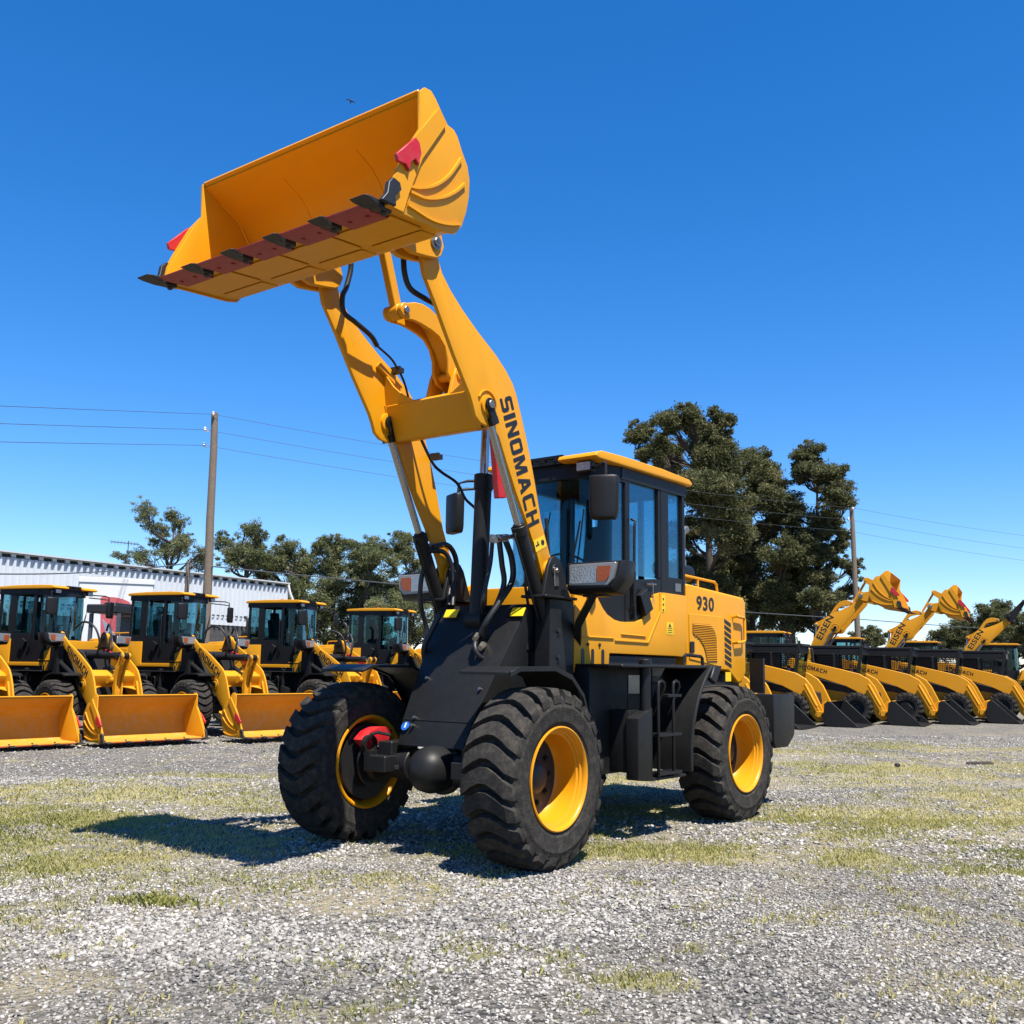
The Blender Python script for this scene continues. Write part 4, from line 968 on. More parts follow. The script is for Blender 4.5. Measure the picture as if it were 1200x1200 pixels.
def ground_mat():
    m, nt, p = new_mat('gravel_ground'); L = nt.links
    geo = N(nt, 'ShaderNodeNewGeometry'); P_ = geo.outputs['Position']
    vor = N(nt, 'ShaderNodeTexVoronoi', Scale=38.); L.new(P_, vor.inputs['Vector'])
    vor2 = N(nt, 'ShaderNodeTexVoronoi', Scale=15.); L.new(P_, vor2.inputs['Vector'])
    hs = N(nt, 'ShaderNodeSeparateColor'); L.new(vor.outputs['Color'], hs.inputs[0])
    ramp = N(nt, 'ShaderNodeValToRGB'); r = ramp.color_ramp
    r.elements[0].position = 0; r.elements[0].color = (.035, .034, .033, 1); r.elements[1].position = 1; r.elements[1].color = (.27, .25, .22, 1)
    e = r.elements.new(.3); e.color = (.10, .095, .088, 1); e = r.elements.new(.7); e.color = (.185, .172, .152, 1)
    L.new(hs.outputs[0], ramp.inputs[0])
    big = N(nt, 'ShaderNodeTexNoise', Scale=.7, Detail=6., Roughness=.65); L.new(P_, big.inputs['Vector'])
    soil = N(nt, 'ShaderNodeMixRGB'); soil.inputs[2].default_value = (.23, .195, .135, 1)
    mr = N(nt, 'ShaderNodeMapRange'); mr.inputs[1].default_value = .45; mr.inputs[2].default_value = .75; mr.inputs[4].default_value = .6
    L.new(big.outputs[0], mr.inputs[0]); L.new(mr.outputs[0], soil.inputs[0]); L.new(ramp.outputs[0], soil.inputs[1])
    fine = N(nt, 'ShaderNodeTexNoise', Scale=30., Detail=8., Roughness=.75); L.new(P_, fine.inputs['Vector'])
    fr = N(nt, 'ShaderNodeMapRange'); fr.inputs[1].default_value = .3; fr.inputs[2].default_value = .7; fr.inputs[3].default_value = .55; fr.inputs[4].default_value = 1.3; L.new(fine.outputs[0], fr.inputs[0])
    a1 = N(nt, 'ShaderNodeAttribute', attribute_name='straw'); a2 = N(nt, 'ShaderNodeAttribute', attribute_name='grass')
    st = N(nt, 'ShaderNodeMixRGB'); st.inputs[2].default_value = (.33, .28, .18, 1)
    k = N(nt, 'ShaderNodeMath', operation='MULTIPLY'); k.inputs[1].default_value = .75; L.new(a1.outputs['Fac'], k.inputs[0]); L.new(k.outputs[0], st.inputs[0]); L.new(soil.outputs[0], st.inputs[1])
    gcol = N(nt, 'ShaderNodeMixRGB'); gcol.inputs[1].default_value = (.28, .25, .10, 1); gcol.inputs[2].default_value = (.42, .36, .21, 1)
    n4 = N(nt, 'ShaderNodeTexNoise', Scale=5., Detail=7.); L.new(P_, n4.inputs['Vector']); L.new(n4.outputs[0], gcol.inputs[0])
    gm = N(nt, 'ShaderNodeMixRGB'); k2 = N(nt, 'ShaderNodeMath', operation='MULTIPLY'); k2.inputs[1].default_value = .8; L.new(a2.outputs['Fac'], k2.inputs[0]); L.new(k2.outputs[0], gm.inputs[0]); L.new(st.outputs[0], gm.inputs[1]); L.new(gcol.outputs[0], gm.inputs[2])
    mul = N(nt, 'ShaderNodeMixRGB', blend_type='MULTIPLY'); mul.inputs[0].default_value = 1.; L.new(gm.outputs[0], mul.inputs[1])
    cmb = N(nt, 'ShaderNodeCombineColor'); [L.new(fr.outputs[0], cmb.inputs[i]) for i in range(3)]; L.new(cmb.outputs[0], mul.inputs[2])
    L.new(mul.outputs[0], p.inputs['Base Color']); p.inputs['Roughness'].default_value = .95; p.inputs['Specular IOR Level'].default_value = .15
    ad = N(nt, 'ShaderNodeMath', operation='ADD'); L.new(vor.outputs['Distance'], ad.inputs[0]); L.new(fine.outputs[0], ad.inputs[1])
    b = N(nt, 'ShaderNodeBump', Strength=1., Distance=.022); L.new(ad.outputs[0], b.inputs['Height']); L.new(b.outputs[0], p.inputs['Normal'])
    return m

def attr_mat(name, c0, c1, rough=.9, spec=.2, third=None, transl=0., tcol=None):
    m, nt, p = new_mat(name); L = nt.links
    a = N(nt, 'ShaderNodeAttribute', attribute_name='tint')
    rp = N(nt, 'ShaderNodeValToRGB'); rp.color_ramp.elements[0].color = (*c0, 1); rp.color_ramp.elements[1].color = (*c1, 1)
    if third: e = rp.color_ramp.elements.new(.5); e.color = (*third, 1)
    L.new(a.outputs['Fac'], rp.inputs[0]); L.new(rp.outputs[0], p.inputs['Base Color'])
    p.inputs['Roughness'].default_value = rough; p.inputs['Specular IOR Level'].default_value = spec
    if transl:
        t = N(nt, 'ShaderNodeBsdfTranslucent'); L.new(rp.outputs[0], t.inputs[0]); mx = N(nt, 'ShaderNodeMixShader'); mx.inputs[0].default_value = transl
        L.new(p.outputs[0], mx.inputs[1]); L.new(t.outputs[0], mx.inputs[2]); L.new(mx.outputs[0], nt.nodes['Material Output'].inputs[0])
    return m

def build_ground():
    X = axis_pts(-400, 400, -7.5, 8, .11); Y = axis_pts(-120, 700, 2.5, 17, .11)
    g = link('ground', grid_mesh('ground', X, Y, ground_mat())); tag(g, kind='structure')
    # stones: convex chips, thousands of individual lumps merged into one object
    rg = np.random.default_rng(3)
    T = []
    for k in range(24):
        bm = bmesh.new()
        for _ in range(10):
            d = Vector(rg.normal(size=3)).normalized(); d = Vector((d.x, d.y * rg.uniform(.6, .95), d.z * rg.uniform(.45, .8)))
            bm.verts.new(d)
        r = bmesh.ops.convex_hull(bm, input=bm.verts[:]); bmesh.ops.delete(bm, geom=[v for v in bm.verts if not v.link_faces], context='VERTS')
        bmesh.ops.triangulate(bm, faces=bm.faces[:]); bm.verts.index_update()
        T.append((np.array([v.co[:] for v in bm.verts]), np.array([[v.index for v in f.verts] for f in bm.faces]))); bm.free()
    def sample(n, y0, y1, mg):
        y = np.sqrt(rg.uniform(y0 ** 2, y1 ** 2, n)); x = rg.uniform(-1, 1, n) * (y * .56 + mg); return x, y
    xs, ys, ss = [], [], []
    for n, y0, y1, mg, s0, s1 in ((128000, 3.2, 7.2, 1.4, .0055, .022), (80000, 7.2, 12.5, 1.5, .009, .027), (36000, 12.5, 22, 1.5, .014, .034)):
        x, y = sample(n, y0, y1, mg)
        g_, s_ = grass_f(x, y), straw_f(x, y)
        pr = 1 - .93 * g_ - .55 * s_ * (1 - g_)
        pr = pr * np.clip(.55 + 1.2 * (fbm(x, y, 1.1, 77, 4) - .3), .5, 1)
        kp = rg.random(n) < pr; xs.append(x[kp]); ys.append(y[kp])
        k_ = kp.sum(); ss.append(s0 + (s1 - s0) * rg.beta(1.6, 4, k_) * (1 + .6 * (fbm(x[kp], y[kp], .8, 91, 3) > .58)))
    # a low scrape of coarser stones in the foreground
    n = 1300; x = rg.normal(-1.25, .55, n); y = rg.normal(4.98, .16, n) + .05 * x; xs.append(x); ys.append(y); ss.append(rg.uniform(.011, .025, n))
    x, y, s = map(np.concatenate, (xs, ys, ss)); n = len(x)
    z = ground_z(x, y) + s * .12; ang = rg.uniform(0, 6.283, n); tl = rg.normal(0, .35, n); kind = rg.integers(0, 24, n); tint = np.clip(rg.beta(2.0, 2.4, n) + .55 * (fbm(x, y, .9, 41, 3) - .5) - .03, 0, 1)
    V, F, TT = [], [], []; off = 0
    for k in range(24):
        idx = np.where(kind == k)[0]; tv, tf = T[k]
        c, sn = np.cos(ang[idx])[:, None], np.sin(ang[idx])[:, None]; ct, st = np.cos(tl[idx])[:, None], np.sin(tl[idx])[:, None]
        px, py, pz = tv[:, 0][None], tv[:, 1][None], tv[:, 2][None]
        q = px * ct + pz * st; w = -px * st + pz * ct
        vx = (q * c - py * sn) * s[idx][:, None] + x[idx][:, None]; vy = (q * sn + py * c) * s[idx][:, None] + y[idx][:, None]; vz = w * s[idx][:, None] * .9 + z[idx][:, None]
        V.append(np.stack([vx, vy, vz], 2).reshape(-1, 3)); m_ = len(tv)
        F.append((tf[None] + (np.arange(len(idx)) * m_)[:, None, None] + off).reshape(-1, 3)); off += m_ * len(idx); TT.append(np.repeat(tint[idx], m_))
    me = np_mesh('gravel', np.concatenate(V), np.concatenate(F), attr_mat('stone', (.09, .088, .085), (.48, .45, .405), .9, .12, third=(.265, .248, .222)))
    set_attr(me, 'tint', np.concatenate(TT)); tag(link('gravel', me), 'loose grey crushed stone strewn over the yard', kind='stuff')
    # grass blades
    def blades(n, y0, y1, mg, h0, h1, wd, fn, thr):
        x, y = sample(n, y0, y1, mg); k = rg.random(n) < fn(x, y) * thr; return x[k], y[k], rg.uniform(h0, h1, k.sum()), np.full(k.sum(), wd)
    B = [blades(260000, 3.4, 9.5, .6, .008, .030, .0028, grass_f, .95), blades(260000, 9.5, 20, 1., .010, .035, .0045, grass_f, .9),
         blades(110000, 3.4, 14, .6, .006, .02, .0028, straw_f, .4)]
    # scattered tufts
    tx, ty = sample(900, 3.5, 11, .6); rep = (3 + 42 * rg.random(900) ** 4).astype(int); sg_ = np.repeat(rg.uniform(.012, .06, 900), rep); bx = np.repeat(tx, rep) + rg.normal(0, 1, rep.sum()) * sg_; by = np.repeat(ty, rep) + rg.normal(0, 1, rep.sum()) * sg_
    B.append((bx, by, rg.uniform(.008, .034, rep.sum()), np.full(rep.sum(), .0035)))
    n = 420; B.append((rg.normal(-1.93, .17, n), rg.normal(5.78, .06, n), rg.uniform(.015, .05, n), np.full(n, .0045)))
    kinds = np.concatenate([np.full(len(b[0]), i) for i, b in enumerate(B)])
    x, y, h, wd = [np.concatenate([b[i] for b in B]) for i in range(4)]; n = len(x); z = ground_z(x, y)
    a = rg.uniform(0, 6.283, n); ln = rg.uniform(.2, 1.2, n); dx, dy = np.cos(a), np.sin(a); ox, oy = -dy * wd, dx * wd
    v = np.zeros((n, 4, 3)); v[:, 0] = np.stack([x - ox, y - oy, z - .003], 1); v[:, 1] = np.stack([x + ox, y + oy, z - .003], 1)
    mx_, my_ = x + dx * h * ln * .35, y + dy * h * ln * .35
    v[:, 2] = np.stack([mx_ + ox * .8, my_ + oy * .8, z + h * .62], 1); v[:, 3] = np.stack([x + dx * h * ln, y + dy * h * ln, z + h], 1)
    i = np.arange(n)[:, None] * 4
    f = np.concatenate([i + [0, 1, 2], i + [0, 2, 3]])
    me = np_mesh('grass', v.reshape(-1, 3), f, attr_mat('grass_blade', (.115, .14, .028), (.50, .42, .21), .7, .12, third=(.34, .315, .10), transl=.4))
    dry = fbm(x, y, .5, 63, 3); t = np.clip(rg.normal(.52, .2, n) + (dry - .5) * 1.3, 0, 1); t = np.where(kinds == 2, rg.uniform(.75, 1, n), t); t = np.where(kinds == 4, rg.uniform(.05, .4, n), t)
    set_attr(me, 'tint', np.repeat(t, 4)); tag(link('grass', me), 'sparse short dry grass growing through the gravel', kind='stuff')

# ------------------------------------------------------------------ camera + placement helpers
CAM_Z, FPX, PITCH, ROLL = 1.3124, 1169.311, .15517, .015274
def at(px, y, depth):
    """world x, z of a photo pixel at a given depth (used once to measure far things)"""
    x = (px - 600) / FPX; u = (600 - y) / FPX
    x0 = x * math.cos(ROLL) - u * math.sin(ROLL); u0 = x * math.sin(ROLL) + u * math.cos(ROLL)
    d = Vector((x0, math.cos(PITCH) - u0 * math.sin(PITCH), math.sin(PITCH) + u0 * math.cos(PITCH)))
    t = depth / d.y; return d.x * t, CAM_Z + d.z * t

# ------------------------------------------------------------------ trees
LEAF = None
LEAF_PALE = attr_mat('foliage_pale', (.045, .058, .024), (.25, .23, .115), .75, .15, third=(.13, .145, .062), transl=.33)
def tree(name, label, base_px, depth, clumps, group, dens=1., trunk_r=.28, leaf=.30, seed=0, spread=1., lean=None):
    """clumps: (px, py, r_px) measured on the photo give crown lobe centres; each lobe gets its own depth"""
    global LEAF
    if LEAF is None: LEAF = attr_mat('foliage', (.035, .043, .018), (.20, .178, .088), .75, .12, third=(.105, .112, .048), transl=.33)
    rg = np.random.default_rng(seed + 100); k = depth / FPX
    bx, _ = at(base_px, 780, depth)
    root = empty(name, (bx, depth, 0)); tag(root, label, 'tree', group)
    C = []
    for px, py, r in clumps:
        x, z = at(px, py, depth); rr = r * k * (1.2 if depth > 60 else 1.0); C.append((x - bx, rg.normal(0, 1.) * spread * min(2.2, 1.2 * rr + .5), z, rr))
    C += [(x + rg.normal(0, .55) * rr, y + rg.normal(0, .6) * rr, z - abs(rg.normal(0, .45)) * rr, rr * rg.uniform(.55, .8)) for x, y, z, rr in list(C) if depth < 61]
    top = max(c[2] for c in C)
    mb = MB(); ty = rg.normal(0, .1, 6)
    # trunk follows the mean of the crown
    cx = np.mean([c[0] for c in C]); hz = top * .82; tx = lean if lean is not None else cx * .6
    tp = [Vector((0, 0, -.2)), Vector((tx * .1 + ty[0], ty[1], hz * .3)), Vector((tx * .45 + ty[2], ty[3], hz * .6)), Vector((tx + ty[4], ty[5], hz))]
    tp = catmull(tp, 5); mb.tube(tp, trunk_r, 9, rr=[trunk_r * (1.15 - .95 * i / (len(tp) - 1)) for i in range(len(tp))])
    LV, LF, LT = [], [], []
    for x, y, z, rr in C:
        c = Vector((x, y, z)); zs = max(min(z - rr * 1.3 - abs(x) * .35, hz), top * .15); st = min(tp, key=lambda p: abs(p.z - zs))
        mid = (st + c) / 2 + Vector((rg.normal(0, .2), rg.normal(0, .2), -.12 * (c - st).length))
        pts = catmull([st, mid, c], 4); r0 = min(trunk_r * .5, .05 + rr * .055); mb.tube(pts, r0, 6, rr=[r0 * (1.1 - .9 * i / (len(pts) - 1)) for i in range(len(pts))])
        ns = int(10 + rr * 12)
        for j in range(ns):
            d = rg.normal(size=3); d /= np.linalg.norm(d); far_ = rg.random() < .3; rad = rr * (rg.uniform(1.0, 1.5) if far_ else rg.uniform(.2, 1.05))
            sc = np.array([x, y, z]) + d * rad * np.array([1, 1, .85])
            pj = pts[rg.integers(3, len(pts))]; mb.tube([pj, (pj + Vector(sc)) / 2 + Vector((0, 0, -.05)), Vector(sc)], .018, 4, rr=[.03, .02, .008])
            nl = max(12, int(dens * 330 * min(1.2, rr * .8))); sr = rr * (rg.uniform(.14, .30) if far_ else rg.uniform(.30, .52)); nl = nl // 2 if far_ else nl
            q = sc + np.clip(rg.normal(size=(nl, 3)), -2, 2) * sr * np.array([1, 1, .7]) * .62
            th = rg.uniform(0, 6.283, nl); el = rg.normal(-.25, .55, nl); dr = np.stack([np.cos(th) * np.cos(el), np.sin(th) * np.cos(el), np.sin(el)], 1)
            sd = np.cross(dr, rg.normal(size=(nl, 3))); sd /= np.linalg.norm(sd, axis=1)[:, None]
            L_ = leaf * .56 * rg.uniform(.6, 1.35, nl)[:, None]; W_ = L_ * rg.uniform(.10, .22, nl)[:, None]
            v = np.stack([q - dr * L_ * .5, q + sd * W_ , q + dr * L_ * .5, q - sd * W_], 1)
            LV.append(v.reshape(-1, 3)); tb = rg.normal(.45, .16); LT.append(np.repeat(np.clip(rg.normal(tb, .16, nl), 0, 1), 4))
    v = np.concatenate(LV); f = np.arange(len(v)).reshape(-1, 4)
    mb.build('trunk', M['bark'], root, smooth=60)
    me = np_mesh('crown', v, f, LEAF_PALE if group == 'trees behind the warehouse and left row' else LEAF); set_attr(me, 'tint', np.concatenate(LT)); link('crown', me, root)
    return root

# ------------------------------------------------------------------ assemble
build_ground()

HERO = make_loader('wheel_loader', 'big yellow wheel loader in front, alone on the gravel with its bucket raised high', 'wheel loader', steer=R(2.2283), hero=True)
yR = R(231.4414); ro = Vector((1.29376, 9.86024)); h = ro + Vector((math.cos(yR), math.sin(yR))) * 1.494
HERO.location = (h.x, h.y, 0.); HERO.rotation_euler = (0, 0, yR)

ROWG = 'wheel loaders parked in a row on the left with lowered buckets'
row = make_loader('wheel_loader', '', 'wheel loader', ROWG, steer=R(-16.145), arm_deg=-97.5, buck_deg=4.5, far=True)
ROWL = {0: 'parked wheel loader whose whole cab stands just left of the white lorry',
        1: 'parked wheel loader with its cab in front of the tall wooden pole',
        2: 'parked wheel loader with its cab before the right end of the corrugated warehouse',
        3: 'parked wheel loader before the trees, half hidden by the big loader',
        -1: 'parked wheel loader cut by the left edge, little but its bucket in view'}
ROWPOS = {}
for i in (0, -1, 1, 2, 3):
    o = row if i == 0 else copy_tree(row)
    x = -8.9702 + i * 2.093 - .0343 * i * i; y = 20.2852 + 1.1782 * i + .3822 * i * i
    if i == -1: x, y = -10.72, 18.75
    o.location = (x, y, -.1396 + .0135 * i); o.rotation_euler = (0, 0, -.6765 + .2818 + {0: 0, -1: .03, 1: -.03, 2: .02, 3: -.015}[i]); o.scale = (.9386,) * 3
    o['label'] = ROWL[i]; ROWPOS[i] = (x, y)

SKG = 'skid steer loaders parked in a row on the right'
sk = make_skid('', SKG)
heel = [(6.05, 24.1), (7.80, 25.2), (9.78, 26.3), (11.53, 27.3), (13.36, 28.45), (15.2, 29.5)]
SKL = ['yellow skid steer loader half hidden behind the rear tyre of the big loader', 'yellow skid steer loader whose black bucket is nearest the big loader, second from the left', 'yellow skid steer loader below the first raised yellow bucket, third from the left',
       'yellow skid steer loader below the second raised yellow bucket, fourth from the left', 'yellow skid steer loader below the raised arm without a bucket, fifth from the left', 'yellow skid steer loader cut by the right picture edge']
ya = R(-29)
for i, (hx, hy) in enumerate(heel):
    o = sk if i == 0 else copy_tree(sk)
    f_ = Vector((math.cos(ya), math.sin(ya))); r_ = Vector((f_.y, -f_.x))
    p = Vector((hx, hy)) - f_ * 1.29 - r_ * .89
    o.location = (p.x, p.y, 0.0); o.rotation_euler = (0, 0, ya + random.uniform(-.02, .02)); o['label'] = SKL[i]

EIG = 'loaders with raised arms behind the skid steers'
e1 = make_loader('wheel_loader', '', 'wheel loader', EIG, steer=0, arm_deg=-6, buck_deg=-5, text='EISEN', far=True, ak=1.13, bks=1.3)
e3 = make_loader('wheel_loader', 'loader with a black frame instead of a bucket on its raised arm', 'wheel loader', EIG, steer=0, arm_deg=-10, buck_deg=-25, text='EISEN', far=True, bucket=False, ak=1.13, bks=1.25)
e2 = copy_tree(e1); e4 = copy_tree(e3)
for o, px, d, lab in ((e1, 917, 33., 'loader with raised yellow bucket just right of the wooden pole'), (e2, 1006, 37.5, 'loader with raised yellow bucket in front of the far round tree'), (e3, 1096, 40.5, None)):
    x, _ = at(px, 780, d); o.location = (x, d, -.35); o.rotation_euler = (0, 0, R(-27)); o.scale = (.95,) * 3
    if lab: o['label'] = lab
x, _ = at(1190, 780, 42.); e4.location = (x, 42., -.35); e4.rotation_euler = (0, 0, R(-27)); e4.scale = (.95,) * 3; e4['label'] = 'loader cut by the right picture edge with an orange beacon on its cab roof'

# ------------------------------------------------------------------ warehouse
u = Vector((.514, .858, 0)).normalized(); nrm = Vector((u.y, -u.x, 0))
wend = Vector((at(335, 684, 57.7)[0], 57.7, 0)); LEN = 46.
rot = Matrix((u, -nrm, (0, 0, 1))).transposed().to_4x4(); rot.translation = wend - u * LEN
wh = empty('warehouse'); tag(wh, 'long pale corrugated metal warehouse behind the left row of loaders', 'warehouse')
wh.matrix_world = rot
Hh = at(335, 684, 57.7)[1]
def corr(x0, x1, z0, z1, y, pitch=.33, d=.10, th=.004):
    m = MB(); xs = []; x = x0
    while x < x1:
        xs += [(x, 0), (x + pitch * .30, 0), (x + pitch * .40, d), (x + pitch * .70, d), (x + pitch * .80, 0)]; x += pitch
    lp = [[(x, y - o, z0), (x, y - o, z1), (x, y - o + th, z1), (x, y - o + th, z0)] for x, o in xs]
    return m.quadstrip(lp)
zb = 3.35
corr(0, LEN, zb, Hh - .22, 0).build('wall', M['corrugated'], wh, smooth=0)
m = MB(); m.box(0, LEN, .02, .3, -.2, zb + .2); m.build('base_wall', M['concrete'], wh)
m = MB(); m.box(0, LEN, .06, .2, Hh - .3, Hh - .02); m.build('eave_shade', M['dark'], wh)  # solid dark strip in place of the shade under the roof edge
m = MB(); cb = [(0, Hh - .03)]; x = 0.
while x < LEN - .7: cb += [(x + .02, Hh - .20), (x + .22, Hh - .20), (x + .22, Hh - .06), (x + .66, Hh - .06)]; x += .66
cb += [(LEN, Hh - .06), (LEN, Hh - .03)]
m.prism(cb, -.04, .055); m.build('eave_trim', M['corrugated'], wh, smooth=0)
m = MB(); m.quadstrip([[(x, -.22, Hh - .02), (x, -.22, Hh + .05), (x, 12, Hh + 1.0), (x, 24, Hh - .4), (x, 24, Hh - .46), (x, 12, Hh + .94)] for x in (-.1, LEN + .15)]); m.build('roof', M['roofsheet'], wh)
m = MB(); m.box(LEN - .1, LEN, .3, 24, 0, Hh - .05); m.build('end_wall', M['corrugated'], wh)
m = MB(); m.tube([(LEN + .05, -.15, Hh - .05), (LEN + .1, -.25, Hh - .5), (LEN + .9, -.5, Hh - 2.2)], .07, 8); m.build('downpipe', M['white'], wh)
m = MB(); m.box(0, LEN, -.075, -.06, 5.0 - 1.2, 5.0 - 1.12); m.build('wall_rail', M['concrete'], wh)
# TV antenna on the warehouse roof
ax, az = at(146, 636, 50.); an = empty('roof_antenna', (ax, 50., 0)); tag(an, 'thin television antenna above the warehouse roof', 'antenna')
m = MB(); m.cyl((.2, 0, Hh - .6), (.2, 0, az + .1), .025, 6); m.build('mast', M['wire'], an)
m = MB(); m.tube([(-.7, 0, az + .05), (.75, 0, az - .1)], .018, 5)
for k in range(9): x = -.65 + k * .165; m.tube([(x, -.3, az + .04 - .1 * (x + .7) / 1.45), (x, .3, az + .04 - .1 * (x + .7) / 1.45)], .012, 4); m.tube([(x, 0, az - .08 - .1 * (x + .7) / 1.45), (x, 0, az + .14 - .1 * (x + .7) / 1.45)], .010, 4)
m.build('elements', M['wire'], an)

# ------------------------------------------------------------------ lorry and dark machine behind the left row
D = 31.
x0, zt = at(97, 676, D); x1, zt2 = at(178, 681, D); zt = (zt + zt2) / 2
lo = empty('lorry', ((x0 + x1) / 2, D, 0), R(21)); tag(lo, 'lorry with white box body and a curved red panel, behind the left row of loaders', 'lorry')
w = (x1 - x0) / 2 / math.cos(R(21)) * .95
m = MB(); m.box(-w, w, 0, 5.0, 1.0, zt); bx = m.build('box_body', M['white'], lo, bevel=.04)
m = MB(); m.box(-w - .01, w + .01, -.03, .03, zt - .14, zt + .02); m.build('top_rail', M['white'], bx, bevel=.01)
def onbox(px, py): xx, zz = at(px, py, D); return ((xx - (x0 + x1) / 2) / math.cos(R(21)) * .95, zz)
m = MB(); m.prism([onbox(*q) for q in ((119.5, 706), (119.5, 701), (122, 699.5), (135, 700), (144, 702), (150, 705), (154, 710), (154, 718), (148, 734), (141, 752), (136, 762), (119, 762))], -.016, -.004); m.build('red_panel', M['pinkred'], bx, smooth=30)
m = MB(); m.box(-w * .95, w * .95, .2, 4.9, .6, .99); m.build('chassis', M['dark'], lo)
for y in (1.0, 3.6):
    for s in (-1, 1): m = MB(); m.cyl((s * w * .95, y, .5), (s * w * .65, y, .5), .5, 24); m.build('wheel', M['tyre'], lo, bevel=.04)
D2 = 26.
xa, zc = at(103, 707, D2); xb, _ = at(141, 707, D2); gm = empty('tractor', ((xa + xb) / 2, D2, 0), R(-10)); tag(gm, 'dark grey tractor with a pale slanted window in front of the red lorry panel', 'tractor')
w = (xb - xa) / 2
m = MB(); m.box(-w, w, 0, 1.6, .55, 1.75); m.box(-w * .8, w * .8, -.9, -.005, .6, 1.55); m.build('body', M['greyblue'], gm, bevel=.05)
m = MB()
for sx in (-1, 1):
    for yy in (.05, 1.4): m = MB(); m.box(sx * w * .92 - .04, sx * w * .92 + .04, yy, yy + .08, 1.752, zc - .25); m.build('cab_post', M['greyblue'], gm)
m = MB(); m.box(-w * .85, w * .85, 1.30, 1.38, 1.752, zc - .26); m.build('cab_wall', M['greyblue'], gm)
m = MB(); m.box(-w * 1.05, w * .9, -.1, 1.6, zc - .245, zc - .02); m.box(-w * .5, w * .3, .3, 1.2, zc - .018, zc + .05); m.build('roof', M['dark'], gm, bevel=.03)
m = MB(); m.quadstrip([[(w * .05, y, zc - .40), (w * .35, y, zc - .52), (w * .98, y, zc - .80), (w * .55, y, zc - .86), (w * .35, y, zc - .72)] for y in (-.05, -.07)]); m.build('window', M['skyglass'], gm)
m = MB()
for k in range(6): m.box(-w * .6, w * .5, -.925, -.902, .75 + k * .12, .80 + k * .12)
m.build('grille', M['plastic'], gm)
for s in (-1, 1):
    for y, r_ in ((1.2, .62), (-.55, .42)): m = MB(); m.cyl((s * w * 1.02, y, r_), (s * w * .75, y, r_), r_, 24); m.build('wheel', M['tyre'], gm, bevel=.05)

# ------------------------------------------------------------------ poles and wires
PO = []
def pole(px, ytop, depth, label, r0=.15, lean=0., full=True):
    x, z = at(px, ytop, depth); r = empty('utility_pole', (x, depth, 0)); tag(r, label, 'utility pole', 'wooden utility poles')
    m = MB(); n_ = 9; m.tube([(lean * (i / (n_ - 1) - 1) + .012 * math.sin(i * 2.1), 0, -.3 + (z + .3) * i / (n_ - 1)) for i in range(n_)], r0, 14, rr=[r0 * (1.15 - .4 * i / (n_ - 1)) for i in range(n_)])
    m.build('post', M['wood'], r, smooth=60)
    if full:
        for k in range(3):
            zz = z - .15 - .57 * k; m = MB(); m.cyl((-.13 if k else 0, -.12, zz), (-.26 if k else 0, -.2, zz + .02), .018, 6); m.lathe([(0, -.06), (.05, -.05), (.06, -.01), (.045, .02), (.055, .05), (.03, .09), (0, .1)], c=(-.26 if k else 0, -.2, zz + .06), axis='Z', n=12); m.build('insulator', M['porcelain'] if k != 2 else M['skyglass'], r)
    return x, z, depth
xl, zl, _ = pole(252, 484, 35., 'tall weathered wooden utility pole rising behind the left row of loaders', .155, -.20)
d2 = 52.6; xr, zr, _ = pole(998, 595, d2, 'wooden utility pole at the right edge of the big trees, behind the raised buckets', .15, -.1)
xs_, zs_, _ = pole(221, 658, 37., 'short thin dark post just left of the tall wooden pole', .10, .02, full=False)
def wire(pts, label, r=.012, group='power lines strung between the poles', sag=.5, name='power_line'):
    P3 = []
    for (a, b) in zip(pts[:-1], pts[1:]):
        a, b = Vector(a), Vector(b)
        sg = sag[min(len(P3) // 16, len(sag) - 1)] if isinstance(sag, tuple) else sag
        for i in range(16): t = i / 16; q = a.lerp(b, t); q.z -= sg * 4 * t * (1 - t); P3.append(q)
    P3.append(Vector(pts[-1])); m = MB(); m.tube(P3, r, 5); o = m.build(name, M['wire'], None); tag(o, label, 'power line', group)
dv = Vector((xr - xl, d2 - 35., 0))
for k in range(3):
    zz0, zz1 = zl - .1 - .57 * k, zr - .05 - .62 * k
    L0 = Vector((xl - (.26 if k else 0), 34.8, zz0)); R0 = Vector((xr - (.26 if k else 0), d2 - .2, zz1))
    xx, zz = at(-40, (473, 494, 516)[k], 20.); Lx = Vector((xx, 20., zz)); Lx = L0 + (Lx - L0) * 2.2
    Rx = R0 + dv * 1.0 + Vector((0, 0, (.3, .0, -.3)[k]))
    wire([tuple(Lx), tuple(L0), tuple(R0), tuple(Rx)], ('topmost of the three thin wires high on the poles', 'middle one of the three thin wires high on the poles', 'lowest of the three thin wires high on the poles')[k], .0075, sag=(.02, .35, .35))
xx, zz = at(-30, 672, 30.); x3, z3 = at(172, 662, 36.); x4, z4 = at(221, 660, 36.8); x5, z5 = at(250, 664, 34.8); x6, z6 = at(470, 689, 45.); x7, z7 = at(1000, 725, d2 - .2)
wire([(xx, 30., zz), (x4, 36.8, z4), (x5, 34.8, z5), (x7, d2 - .2, z7), (x7 + dv.x, d2 + dv.y, z7)], 'thick dark cable hung low across the warehouse front and the trees', .022, sag=.15, name='overhead_cable')

